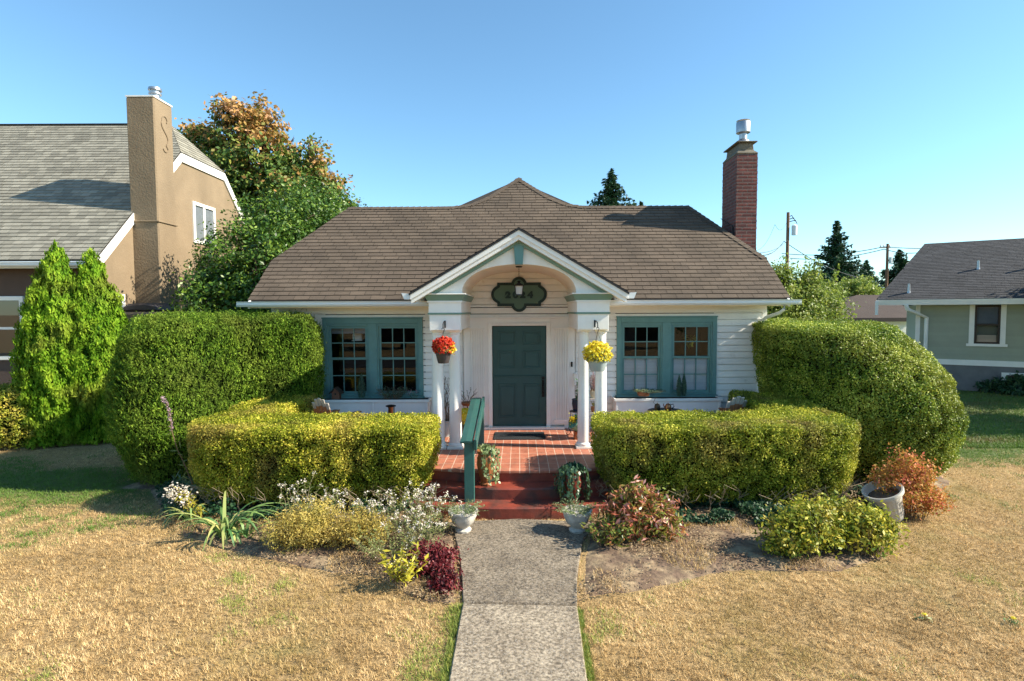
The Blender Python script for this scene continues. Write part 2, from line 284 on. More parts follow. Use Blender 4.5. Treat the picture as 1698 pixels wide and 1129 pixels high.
def loft_core(rings):   # rings: list of (z or func, [xy...]) same count -> verts, tris
    from mathutils.geometry import tessellate_polygon
    n = len(rings[0][1]); V = []; T = []
    for z, r in rings:
        for p in r: V.append((p[0], p[1], z if not callable(z) else z(p)))
    A = sum(rings[0][1][i][0] * rings[0][1][(i + 1) % n][1] - rings[0][1][(i + 1) % n][0] * rings[0][1][i][1] for i in range(n)); cw = A < 0
    for i in range(len(rings) - 1):
        for k in range(n):
            a, b, c, d = i * n + k, i * n + (k + 1) % n, (i + 1) * n + (k + 1) % n, (i + 1) * n + k
            T += [(a, b, c), (a, c, d)] if not cw else [(a, c, b), (a, d, c)]
    top = (len(rings) - 1) * n
    for t in tessellate_polygon([[Vector(V[top + k]) for k in range(n)]]):
        a, b, c = [Vector(V[top + q]) for q in t]
        t = [top + q for q in t]
        T.append(tuple(t) if (b - a).cross(c - a).z > 0 else tuple(t[::-1]))
    return np.array(V), np.array(T)
def sample(V, T, n):
    a, b, c = V[T[:, 0]], V[T[:, 1]], V[T[:, 2]]; cr = np.cross(b - a, c - a); ar = np.linalg.norm(cr, axis=1); k = RNG.choice(len(T), n, p=ar / ar.sum())
    u, v = RNG.random(n), RNG.random(n); f = u + v > 1; u[f] = 1 - u[f]; v[f] = 1 - v[f]
    return a[k] + (b - a)[k] * u[:, None] + (c - a)[k] * v[:, None], nrm(cr[k])
def hedge(name, rings, m, n, L, W, label, cat='hedge', axis=None, rough=.04, depth=.05, core='yew_core', ja=1.0, jn=.6, group=None, fuzz=0.0, sprigs=0, sprig_l=.12):
    V, T = loft_core(rings); c = V.mean(0)
    o = thing(name, (c[0], c[1], 0), label, cat, group)
    Pt, N = sample(V, T, n)
    d = nz(Pt, 2.6) * rough + nz(Pt, 8, 5) * rough * .7
    cl = nz(Pt, 5.5, 9.0)
    Pt = Pt + N * (d + np.minimum(cl + .18, 0) * .16 * (N[:, 2] < .7) - RNG.random(n) ** 1.3 * depth + cl * .018)[:, None]
    lv = .48 + RNG.normal(0, .20, n) + nz(Pt, 1.3, 20) * .35 + cl * .25
    if fuzz:
        k = RNG.random(n) < .06; Pt[k] += N[k] * (RNG.random(k.sum()) * fuzz)[:, None]
    quads('foliage', leafV(Pt, N, L, W, axis, jn, ja), lv, m, o)
    if sprigs:
        Q, NQ = sample(V, T, sprigs * 2); kk = (NQ[:, 2] < .5) & (Q[:, 2] < 2.62); Q, NQ = Q[kk][:sprigs], NQ[kk][:sprigs]; sprigs = len(Q); Q = Q - NQ * .02; ax = nrm(NQ * .55 + np.array([0, -.1, 1.0]) + RNG.normal(0, .22, Q.shape)); sl_ = RNG.uniform(.5, 1.3, sprigs); C_ = []; A_ = []
        for k in range(12): C_.append(Q + ax * (k / 12 * sprig_l * sl_)[:, None]); A_.append(nrm(ax + RNG.normal(0, .55, Q.shape)))
        C_ = np.concatenate(C_); A_ = np.concatenate(A_); quads('shoot', leafV(C_, RNG.normal(0, 1, C_.shape), L * .9, W * .75, A_ * 2.5, .3, .3), np.tile(.62 + RNG.normal(0, .16, sprigs), 12), m, o)
    cV = V - 0
    vn = np.zeros_like(V)
    for t in T:
        q = np.cross(V[t[1]] - V[t[0]], V[t[2]] - V[t[0]]); vn[t] += q
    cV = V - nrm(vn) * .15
    mb = MB(); mb.v = [tuple(q) for q in cV]; mb.f = [list(t) for t in T]; mb.a = [.1] * len(T); mb.build('branches', core, o, smooth=True)  # solid dark core, paints the shaded gaps between the leaves
    return o
leafmat('yew_core', [(0.008, 0.014, 0.004), (0.008, 0.014, 0.004)], None, rough=1, trans=0, spec=0)  # near-black cores, shade inside the foliage put into the colour
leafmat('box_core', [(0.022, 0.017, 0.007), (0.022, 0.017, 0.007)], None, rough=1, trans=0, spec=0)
def crownV(blobs, n, clump, L, W, per=26, axis=None, shell=.55):
    vol = np.array([b[3] * b[4] * b[5] for b in blobs]); nc = max(1, n // per); k = RNG.choice(len(blobs), nc, p=vol ** .75 / (vol ** .75).sum()); B = np.array(blobs)[k]
    d = nrm(RNG.normal(0, 1, (nc, 3))); r = 1 - RNG.random(nc) ** 1.4 * shell
    C = B[:, :3] + d * B[:, 3:6] * r[:, None]; C += RNG.normal(0, clump * .5, C.shape)
    Pt = np.repeat(C, per, 0) + RNG.normal(0, clump, (nc * per, 3)) * [1, 1, .75]; N = np.repeat(d, per, 0) * .7 + [0, 0, .4]
    return leafV(Pt, N, L, W, axis, .7, 1), np.repeat(RNG.normal(.5, .17, nc), per) + RNG.normal(0, .17, nc * per), Pt
def branchy(mb, p, d, L, r, depth, spread=.6, nch=3):
    p = Vector(p); d = Vector(d).normalized(); q = p + d * L; mid = (p + q) / 2 + Vector((random.uniform(-1, 1), random.uniform(-1, 1), 0)) * L * .06
    mb.tube([p, mid, q], r, 6, r * .6)
    if depth > 0:
        for _ in range(nch):
            nd = (d + Vector((random.gauss(0, spread), random.gauss(0, spread), random.gauss(.1, spread * .5)))).normalized(); branchy(mb, p + d * L * random.uniform(.6, 1), nd, L * random.uniform(.6, .8), r * .55, depth - 1, spread, nch)
def facet(mb, O, U, V, poly, exp, tab, lip=.012, gap=.004, stag=.5, jit=.0, holes=(), top=.002):
    O = Vector(O); U = Vector(U).normalized(); V = Vector(V).normalized(); N = U.cross(V).normalized()
    vm = min(p[1] for p in poly); vM = max(p[1] for p in poly)
    def cross(v):
        xs = []
        for i in range(len(poly)):
            (a, b), (c, d) = poly[i], poly[(i + 1) % len(poly)]
            if (b <= v < d) or (d <= v < b): xs.append(a + (c - a) * (v - b) / (d - b))
        xs.sort(); return xs
    v = vm; row = 0
    def pt(u, v, h): return O + U * u + V * v + N * h
    while v < vM - .004:
        v1 = min(v + exp, vM); e = (v1 - v) * .02; a = cross(v + e); b = cross(v1 - e)
        if len(a) >= 2 and len(b) < 2: b = a
        if len(b) >= 2 and len(a) < 2: a = b
        if len(a) >= 2:
            a = [a[0], a[-1]]; b = [b[0], b[-1]]; lo = min(a[0], b[0]); hi = max(a[1], b[1])
            segs = [(lo, hi)]
            for hx0, hx1, hv0, hv1 in holes:
                if hv0 < (v + v1) / 2 < hv1:
                    ns = []
                    for s0, s1 in segs:
                        if s0 < hx0: ns.append((s0, min(s1, hx0)))
                        if s1 > hx1: ns.append((max(s0, hx1), s1))
                    segs = [q for q in ns if q[1] - q[0] > .01]
            for s0, s1 in segs:
                x = s0 - (tab * ((row * stag) % 1.0 + random.uniform(-jit, jit)) if tab < 50 else 0)
                while x < s1:
                    x2 = x + tab; c0 = [min(max(q, max(s0, a[0])), min(s1, a[1])) for q in (x + gap, x2 - gap)]; c1 = [min(max(q, max(s0, b[0])), min(s1, b[1])) for q in (x + gap, x2 - gap)]
                    if c0[1] - c0[0] > .005 or c1[1] - c1[0] > .005:
                        j = random.uniform(-.004, .004) if tab < 50 else 0
                        w_ = j; vt = v1 - (.015 if tab > 50 and exp > .11 else 0)
                        mb.add([pt(c0[0], v + j, 0), pt(c0[1], v + j, 0), pt(c0[1], v + w_, lip), pt(c0[0], v + w_, lip), pt(c1[1], vt, top), pt(c1[0], vt, top)] + ([pt(c1[1], vt, -.014), pt(c1[0], vt, -.014)] if tab > 50 else []), [(0, 1, 2, 3), (3, 2, 4, 5)] + ([(5, 4, 6, 7)] if tab > 50 else []))
                    x = x2
        v = v1; row += 1
    return mb
# ------------------------------------------------------------------ ground
from mathutils.geometry import intersect_point_line
def pip(x, y, poly):
    inside = np.zeros(len(x), bool); n = len(poly)
    for i in range(n):
        x0, y0 = poly[i][0], poly[i][1]; x1, y1 = poly[(i + 1) % n][0], poly[(i + 1) % n][1]
        c = ((y0 > y) != (y1 > y)) & (x < (x1 - x0) * (y - y0) / ((y1 - y0) if y1 != y0 else 1e-9) + x0); inside ^= c
    return inside
def gx(pts): return [(G(a, b).x, G(a, b).y) for a, b in pts]
YW = 10.95     # wall plane
bedL = gx([(240, 812), (262, 850), (285, 868), (295, 892), (345, 908), (415, 925), (490, 942), (560, 955), (620, 962), (660, 985), (700, 1000), (764, 1003), (762, 880), (745, 850)]) + [(-1.3, 8.6), (-4.6, 10.6), (-6.4, 9.6), (-6.6, 8.8)]
bedR = gx([(958, 1005), (1010, 990), (1060, 985), (1110, 972), (1180, 955), (1240, 948), (1300, 950), (1400, 950), (1470, 930), (1502, 895), (1500, 865), (1590, 800)]) + [(7.3, 9.6), (4.6, 10.6), (1.3, 8.6)] + gx([(985, 850), (968, 880)])
# lawn base: one sheet to the horizon
def lawn_sheet():
    m = bpy.data.materials.new('lawn'); m.use_nodes = True; t = m.node_tree; b = t.nodes['Principled BSDF']; b.inputs['Roughness'].default_value = .95
    tc = nn(t, 'ShaderNodeTexCoord')
    def noi(s, d=6, r=.6):
        n = nn(t, 'ShaderNodeTexNoise'); n.inputs['Scale'].default_value = s; n.inputs['Detail'].default_value = d; n.inputs['Roughness'].default_value = r; t.links.new(tc.outputs['Object'], n.inputs[0]); return n.outputs[0]
    cr = nn(t, 'ShaderNodeValToRGB'); e = cr.color_ramp.elements; e[0].position = .3; e[0].color = (.15, .09, .03, 1); e[1].position = .68; e[1].color = (.62, .42, .19, 1); t.links.new(noi(38, 6, .7), cr.inputs[0])
    def mixc(fac, lo, hi, cur, c, k=1.0):
        r = nn(t, 'ShaderNodeMapRange'); r.inputs[1].default_value = lo; r.inputs[2].default_value = hi; r.inputs[4].default_value = k; t.links.new(fac, r.inputs[0])
        mx = nn(t, 'ShaderNodeMix', data_type='RGBA'); t.links.new(r.outputs[0], mx.inputs[0]); t.links.new(cur, mx.inputs[6]); mx.inputs[7].default_value = (*c, 1); return mx.outputs[2]
    cur = mixc(noi(.8), .55, .75, cr.outputs[0], (.20, .20, .055), .8)
    # greener grass beside and behind houses; left band also paints the hedge shade darker
    at = nn(t, 'ShaderNodeAttribute', attribute_name='green'); n5 = noi(2.0)
    ad = nn(t, 'ShaderNodeMath', operation='MULTIPLY_ADD'); t.links.new(n5, ad.inputs[0]); ad.inputs[1].default_value = .9; ad.inputs[2].default_value = -.45
    a2 = nn(t, 'ShaderNodeMath', operation='ADD'); t.links.new(ad.outputs[0], a2.inputs[0]); t.links.new(at.outputs['Fac'], a2.inputs[1])
    cur = mixc(a2.outputs[0], .35, .75, cur, (.085, .135, .025), .9)
    t.links.new(cur, b.inputs['Base Color'])
    bp = nn(t, 'ShaderNodeBump'); bp.inputs['Strength'].default_value = 1; bp.inputs['Distance'].default_value = .03; t.links.new(noi(60, 5, .7), bp.inputs['Height']); t.links.new(bp.outputs[0], b.inputs['Normal'])
    MT['lawn'] = m
    xs = sorted(set([-4000, -800, -200, -60, -30] + list(np.arange(-20, 20.01, .5)) + [30, 60, 200, 800, 4000])); ys = sorted(set([-800, -100, -30, -10, -4, 0] + list(np.arange(1, 26.01, .5)) + [35, 60, 120, 400, 1500, 5000]))
    V = []; gr = []
    for y in ys:
        for x in xs:
            u = .012 * noise.noise((x * .9, y * .9, 3)) if abs(x) < 19 and 0 < y < 25 else 0
            V.append((x, y, u - .012)); gv = 0.0
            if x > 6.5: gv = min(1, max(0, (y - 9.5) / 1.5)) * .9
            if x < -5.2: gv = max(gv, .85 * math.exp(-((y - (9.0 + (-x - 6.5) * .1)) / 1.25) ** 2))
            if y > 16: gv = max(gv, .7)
            gr.append(gv)
    nx = len(xs); Fc = [(j * nx + i, j * nx + i + 1, (j + 1) * nx + i + 1, (j + 1) * nx + i) for j in range(len(ys) - 1) for i in range(nx - 1)]
    me = bpy.data.meshes.new('lawn'); me.from_pydata(V, [], Fc); a = me.attributes.new('green', 'FLOAT', 'POINT'); a.data.foreach_set('value', np.array(gr, dtype=np.float32)); me.materials.append(m); me.shade_smooth()
    o = bpy.data.objects.new('lawn', me); COL.objects.link(o); tag(o, kind='structure')
lawn_sheet()
def flat_poly(name, pts, z, m, kind='structure', sub=.07, amp=.02):
    def dist(x, y):
        d = 9
        for i in range(len(pts)):
            x0, y0 = pts[i]; x1, y1 = pts[(i + 1) % len(pts)]; t = max(0, min(1, ((x - x0) * (x1 - x0) + (y - y0) * (y1 - y0)) / ((x1 - x0) ** 2 + (y1 - y0) ** 2 + 1e-9))); d = min(d, math.hypot(x - x0 - t * (x1 - x0), y - y0 - t * (y1 - y0)))
        return d
    import bmesh
    bm = bmesh.new(); xs = [p[0] for p in pts]; ys = [p[1] for p in pts]; X = np.arange(min(xs), max(xs), sub); Y = np.arange(min(ys), max(ys), sub)
    g = {}
    cx, cy = np.meshgrid(X + sub / 2, Y + sub / 2); ins = pip(cx.ravel(), cy.ravel(), pts).reshape(cx.shape)
    def v(i, j):
        if (i, j) not in g:
            x, y = X[0] + i * sub, Y[0] + j * sub; x += noise.noise((x * 5, y * 5, 1)) * sub * .8; y += noise.noise((x * 5, y * 5, 7)) * sub * .8
            k = min(1, dist(x, y) / .22); g[i, j] = bm.verts.new((x, y, -.03 + k * (.03 + z + abs(noise.noise((x * 2.2, y * 2.2, 4))) * amp + noise.noise((x * 11, y * 11, 4)) * amp * .5)))
        return g[i, j]
    for j in range(len(Y)):
        for i in range(len(X)):
            if ins[j, i]: bm.faces.new((v(i, j), v(i + 1, j), v(i + 1, j + 1), v(i, j + 1)))
    me = bpy.data.meshes.new(name); bm.to_mesh(me); me.materials.append(MT[m]); me.shade_smooth(); o = bpy.data.objects.new(name, me); COL.objects.link(o); tag(o, kind=kind); return o
flat_poly('soil', bedL, .015, 'soil', amp=.05); flat_poly('soil', bedR, .015, 'soil', amp=.05)
# concrete path: two slabs
def concrete(name, base):
    m = bpy.data.materials.new(name); m.use_nodes = True; t = m.node_tree; b = t.nodes['Principled BSDF']; b.inputs['Roughness'].default_value = .92
    tc = nn(t, 'ShaderNodeTexCoord'); vo = nn(t, 'ShaderNodeTexVoronoi'); vo.inputs['Scale'].default_value = 55; t.links.new(tc.outputs['Object'], vo.inputs[0])
    n1 = nn(t, 'ShaderNodeTexNoise'); n1.inputs['Scale'].default_value = 32; n1.inputs['Detail'].default_value = 9; n1.inputs['Roughness'].default_value = .8; t.links.new(tc.outputs['Object'], n1.inputs[0])
    n2 = nn(t, 'ShaderNodeTexNoise'); n2.inputs['Scale'].default_value = 3.2; n2.inputs['Detail'].default_value = 9; n2.inputs['Roughness'].default_value = .7; t.links.new(tc.outputs['Object'], n2.inputs[0])
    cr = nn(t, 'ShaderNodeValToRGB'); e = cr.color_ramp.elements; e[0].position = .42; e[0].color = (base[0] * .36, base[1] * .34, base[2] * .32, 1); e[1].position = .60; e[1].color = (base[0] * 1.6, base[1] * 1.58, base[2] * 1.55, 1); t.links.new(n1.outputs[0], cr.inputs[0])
    mx = nn(t, 'ShaderNodeMix', data_type='RGBA', blend_type='MULTIPLY'); r = nn(t, 'ShaderNodeValToRGB'); r.color_ramp.elements[0].position = .40; r.color_ramp.elements[0].color = (.74, .72, .69, 1); r.color_ramp.elements[1].position = .60; r.color_ramp.elements[1].color = (1.1, 1.1, 1.08, 1)
    t.links.new(n2.outputs[0], r.inputs[0]); mx.inputs[0].default_value = 1; t.links.new(cr.outputs[0], mx.inputs[6]); t.links.new(r.outputs[0], mx.inputs[7])
    m3 = nn(t, 'ShaderNodeMix', data_type='RGBA', blend_type='MIX'); sp = nn(t, 'ShaderNodeValToRGB'); sp.color_ramp.elements[0].position = .0; sp.color_ramp.elements[0].color = (.7, .7, .7, 1); sp.color_ramp.elements[1].position = .35; sp.color_ramp.elements[1].color = (0, 0, 0, 1)
    t.links.new(vo.outputs['Distance'], sp.inputs[0]); t.links.new(sp.outputs[0], m3.inputs[0]); t.links.new(mx.outputs[2], m3.inputs[6]); m3.inputs[7].default_value = (.48, .46, .42, 1)
    t.links.new(m3.outputs[2], b.inputs['Base Color'])
    bp = nn(t, 'ShaderNodeBump'); bp.inputs['Strength'].default_value = .8; bp.inputs['Distance'].default_value = .006; t.links.new(n1.outputs[0], bp.inputs['Height']); t.links.new(bp.outputs[0], b.inputs['Normal']); MT[name] = m
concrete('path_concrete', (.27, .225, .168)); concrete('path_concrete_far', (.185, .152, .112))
near = [(G(a, b).x, G(a, b).y) for a, b in [(724, 1250), (745, 1129), (757, 1060), (767, 1006), (957, 1010), (964, 1060), (973, 1129), (993, 1250)]]
far = [(G(a, b).x, G(a, b).y) for a, b in [(767, 1002), (765, 960), (761, 920), (752, 885), (740, 868), (860, 862), (985, 868), (966, 900), (960, 935), (957, 960), (957, 1006)]]
n0 = near[0]; n1 = near[-1]; near = [(n0[0] - .02, -3.0)] + near + [(n1[0] + .03, -3.0)]
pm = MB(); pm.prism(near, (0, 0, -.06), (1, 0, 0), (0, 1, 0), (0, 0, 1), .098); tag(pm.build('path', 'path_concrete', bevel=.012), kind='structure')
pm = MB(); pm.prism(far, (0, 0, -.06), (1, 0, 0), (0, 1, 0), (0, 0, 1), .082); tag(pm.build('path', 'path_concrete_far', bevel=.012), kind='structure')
pathpoly = near[:-1][:5] + far[1:] + near[5:]
# ------------------------------------------------------------------ cottage
C = thing('cottage', (0, YW, 0), 'white clapboard cottage with brown shingle roof, arched entrance porch and teal windows', 'house')
ZF = .5
zb = 2.97
wins = [(P(537, 600, YW).x, P(702, 600, YW).x), (P(1022, 600, YW).x, P(1187, 600, YW).x)]
WZ1 = P(861, 527, YW).z; WZ0 = P(861, 655, YW).z
mb = MB()
holes = [(a + .03, b - .03, WZ0 + .03 - ZF, WZ1 - .03 - ZF) for a, b in wins] + [(-1.12, 1.12, -1, 2.16)]
facet(mb, (0, YW, ZF), (1, 0, 0), (0, 0, 1), [(-4.85, 0), (4.85, 0), (4.85, zb - ZF), (-4.85, zb - ZF)], .127, 99, .016, 0, holes=holes, top=.001)
facet(mb, (0, YW, zb), (1, 0, 0), (0, 0, 1), [(-.97, 0), (.97, 0), (.97, .36), (.66, .67), (-.66, .67), (-.97, .36)], .127, 99, .016, 0, top=.001)
# sides of the house
for sx in (-1, 1):
    pl = [(0, 0), (4.66, 0), (4.66, 2.85), (2.33, 4.2), (0, 2.85)]
    if sx > 0: facet(mb, (4.85, YW, .3), (0, 1, 0), (0, 0, 1), [(0, 0), (4.66, 0), (4.66, 2.6), (3.9, 3.4), (.76, 3.4), (0, 2.6)], .127, 99, .016, 0, top=.001)
    else: facet(mb, (-4.85, YW + 4.66, .3), (0, -1, 0), (0, 0, 1), [(0, 0), (4.66, 0), (4.66, 2.6), (3.9, 3.4), (.76, 3.4), (0, 2.6)], .127, 99, .016, 0, top=.001)
mb.box((-4.83, YW + .02, 0), (-3.86, YW + .12, 2.96)); mb.box((-1.86, YW + .02, .3), (-1.1, YW + .12, 2.96)); mb.box((1.1, YW + .02, .3), (1.90, YW + .12, 2.96)); mb.box((3.88, YW + .02, 0), (4.83, YW + .12, 2.96))
mb.box((-3.86, YW + .02, 0), (-1.86, YW + .12, WZ0 + .02)); mb.box((1.9, YW + .02, 0), (3.88, YW + .12, WZ0 + .02)); mb.box((-4.83, YW + .02, 2.96), (4.83, YW + .12, 3.32)); mb.prism([(-.965, 3.3), (.965, 3.3), (.965, 3.34), (.65, 3.635), (-.65, 3.635), (-.965, 3.34)], (0, YW + .0145, 0), (1, 0, 0), (0, 0, 1), (0, 1, 0), .06)
mb.build('wall', 'siding', C)
for a in (-4.88, 4.79): mb = MB(); mb.box((a, YW - .018, .3), (a + .09, YW + .05, 2.95)); mb.build('corner_board', 'white', C, bevel=.004)
for a, b in ((-4.85, -1.49), (1.49, 4.85)): mb = MB(); mb.box((a, YW - .045, 2.80), (b, YW - .002, 2.97)); mb.build('frieze_board', 'white', C, bevel=.004)
# main roof
e0 = P(415, 497, 10.5); EX = 5.12; EZ = 3.06; SL = .80
UV = Vector((0, 1, SL)).normalized(); ky = 11.53; ry = 13.28; pk = 14.47
def vv(y): return (y - 10.5) * math.sqrt(1 + SL * SL)
out = [(-EX, 0), (EX, 0), (EX, vv(ky)), (4.03, vv(ry)), (1.55, vv(ry)), (1.15, vv(ry + .10)), (.75, vv(ry + .38)), (0, vv(pk)), (-.75, vv(ry + .38)), (-1.15, vv(ry + .10)), (-1.6, vv(ry)), (-4.03, vv(ry)), (-EX, vv(ky))]
mb = MB()
facet(mb, (0, 10.5, EZ), (1, 0, 0), UV, out, .135, .29, .016, .004, .5, .05, holes=[(-.95, .95, -1, vv(YW + .14))])
def rz(y): return EZ + (y - 10.5) * SL
for sx in (-1, 1):   # clipped gable ends
    A = Vector((sx * EX, ky, rz(ky))); B = Vector((sx * EX, 2 * ry - ky, rz(ky))); T = Vector((sx * 4.03, ry, rz(ry)))
    Mid = (A + B) / 2; Vd = (T - Mid).normalized(); Ud = Vector((0, sx, 0)); hl = (T - Mid).length; hw = (B - A).length / 2
    facet(mb, Mid, Ud, Vd, [(-hw, 0), (hw, 0), (0, hl)], .135, .305, .016, .003, .5, .05)
ur = MB()   # underlay and rear slopes
def sheet(m_, pts, t=.03):
    n = len(pts); return m_.add([Vector(p) for p in pts] + [Vector(p) - Vector((0, 0, t)) for p in pts], [list(range(n)), list(range(n, 2 * n))[::-1]] + [(i, n + i, n + (i + 1) % n, (i + 1) % n) for i in range(n)])
z_ = -.004
sheet(ur, [(u, 10.5 + v / math.sqrt(1 + SL * SL), EZ + z_ + v / math.sqrt(1 + SL * SL) * SL) for u, v in [(-EX, 0), (-.95, 0), (-.95, vv(YW + .08)), (.95, vv(YW + .08)), (.95, 0)] + out[1:]], .04)
by = 2 * ry - 10.5
sheet(ur, [(EX, by, EZ), (-EX, by, EZ), (-EX, 2 * ry - ky, rz(ky)), (-4.03, ry + .01, rz(ry) - .01), (4.03, ry + .01, rz(ry) - .01), (EX, 2 * ry - ky, rz(ky))], .04)
for sx in (-1, 1):
    q = [(sx * EX, ky, rz(ky) - .006), (sx * EX, 2 * ry - ky, rz(ky) - .006), (sx * 4.03, ry, rz(ry) - .006)]; sheet(ur, q if sx > 0 else q[::-1], .04)
    q = [(sx * 1.58, ry, rz(ry) - .03), (sx * 1.58, ry + 5, rz(ry) - .03), (0, ry + 5, rz(pk) - .02), (0, pk, rz(pk) - .02), (sx * .75, ry + .38, rz(ry + .38) - .02)]; sheet(ur, q[::-1] if sx < 0 else q, .04)
ur.box((-1.5, by - .5, .2), (1.5, by + 2.2, 4.5)); 
rf = mb.build('roof', 'roof_brown', C); ur.build('roof_underlay', 'underlay', rf)
cp = MB()   # ridge and hip caps
def caps(a, b, n1, n2, w=.13, step=.14):
    a = Vector(a); b = Vector(b); L = (b - a).length; n = max(1, int(L / step)); d = (b - a) / n
    ss = []
    for q in (n1, n2):
        t = Vector(q).cross(d).normalized() * w; ss.append(t if t.z < 0 else -t)
    for i in range(n):
        p = a + d * i; q = p + d * 1.04; h0 = Vector((0, 0, .024)); h1 = Vector((0, 0, .010))
        cp.add([p + h0, q + h1, q + ss[0] + h1, p + ss[0] + h0, p + ss[1] + h0, q + ss[1] + h1], [(0, 3, 2, 1), (0, 1, 5, 4), (0, 4, 3)])
def rp(u, v): y = 10.5 + v / math.sqrt(1 + SL * SL); return (u, y, rz(y) + .012)
FN = (0, -SL, 1)
for i in range(2, 11):
    n2 = (1.29, 0, 1) if i == 2 else (-1.29, 0, 1) if i == 10 else (0, SL, 1) if i in (3, 9) else ((.5, .3, 1) if i < 7 else (-.5, .3, 1))
    caps(rp(*out[i]), rp(*out[i + 1]), FN, n2, .12)
cp.build('ridge_cap', 'roof_brown', rf)
for sx in (-1, 1):   # rake boards and clipped gable fascia
    mb = MB()
    mb.add([Vector(p) for p in [(sx * (EX - .02), 10.45, EZ - .04), (sx * (EX - .02), 10.45, EZ - .16), (sx * (EX - .02), ky, rz(ky) - .17), (sx * (EX - .02), ky, rz(ky) - .045), (sx * (EX - .06), 10.45, EZ - .04), (sx * (EX - .06), 10.45, EZ - .16), (sx * (EX - .06), ky, rz(ky) - .17), (sx * (EX - .06), ky, rz(ky) - .045)]], [(0, 1, 2, 3), (7, 6, 5, 4), (0, 4, 5, 1), (3, 2, 6, 7), (1, 5, 6, 2), (0, 3, 7, 4)])
    mb.box((min(sx * (EX - .06), sx * (EX - .02)), ky, rz(ky) - .17), (max(sx * (EX - .06), sx * (EX - .02)), 2 * ry - ky, rz(ky) - .045))
    mb.build('gable_trim', 'white', C)
for a_, b_ in ((-EX + .06, -1.5), (1.5, EX - .06)): mb = MB(); mb.box((a_, 10.47, EZ - .15), (b_, 10.499, EZ - .03)); mb.box((a_, 10.501, EZ - .13), (b_, YW + .02, EZ - .10)); mb.build('soffit', 'cream', C)
gp = [(0, 0), (-.10, .005), (-.125, .04), (-.125, .075), (-.14, .10), (-.12, .10), (-.105, .075), (-.10, .03), (-.015, .02), (-.01, .10), (0, .10)]
gz = EZ - .13
def gutter(x0, x1, par=C, y=10.47, z=None):
    g = MB(); z = gz if z is None else z
    g.prism(gp, (x0, y, z), (0, 1, 0), (0, 0, 1), (1, 0, 0), x1 - x0)
    g.box((x0 - .003, y - .12, z + .01), (x0 + .003, y, z + .095)); g.box((x1 - .003, y - .12, z + .01), (x1 + .003, y, z + .095)); return g.build('gutter', 'gutter', par)
gutter(-5.26, -1.5); gutter(1.5, 5.26)
mb = MB(); mb.tube([(4.98, 10.43, gz), (4.98, 10.43, gz - .08), (4.93, 10.5, gz - .15), (4.80, 10.78, gz - .24), (4.74, 10.88, gz - .32), (4.72, 10.90, gz - .5), (4.72, 10.90, .55)], .035, 8)
mb.build('downspout', 'white', C, smooth=True)
# windows
def muntin_sash(x0, x1, z0, z1, y, par, cols=3, rows=2, fr=.045, name='sash', m='teal'):
    g = MB(); d = .022
    g.box((x0, y, z0), (x0 + fr, y + d * 1.6, z1)); g.box((x1 - fr, y, z0), (x1, y + d * 1.6, z1)); g.box((x0 + fr, y + .001, z0), (x1 - fr, y + d * 1.5, z0 + fr)); g.box((x0 + fr, y + .001, z1 - fr), (x1 - fr, y + d * 1.5, z1))
    iw = (x1 - x0 - 2 * fr); ih = z1 - z0 - 2 * fr
    for i in range(1, cols): x = x0 + fr + iw * i / cols; g.box((x - .009, y + .004, z0 + fr), (x + .009, y + d, z1 - fr))
    for j in range(1, rows): z = z0 + fr + ih * j / rows; g.box((x0 + fr, y + .006, z - .009), (x1 - fr, y + d - .002, z + .009))
    s = g.build(name, m, par); p = MB(); yy = y + d * .5; p.add([(x0 + fr, yy, z0 + fr), (x1 - fr, yy, z0 + fr), (x1 - fr, yy, z1 - fr), (x0 + fr, yy, z1 - fr)], [(0, 1, 2, 3)]); p.build('pane', 'glass', s); return s
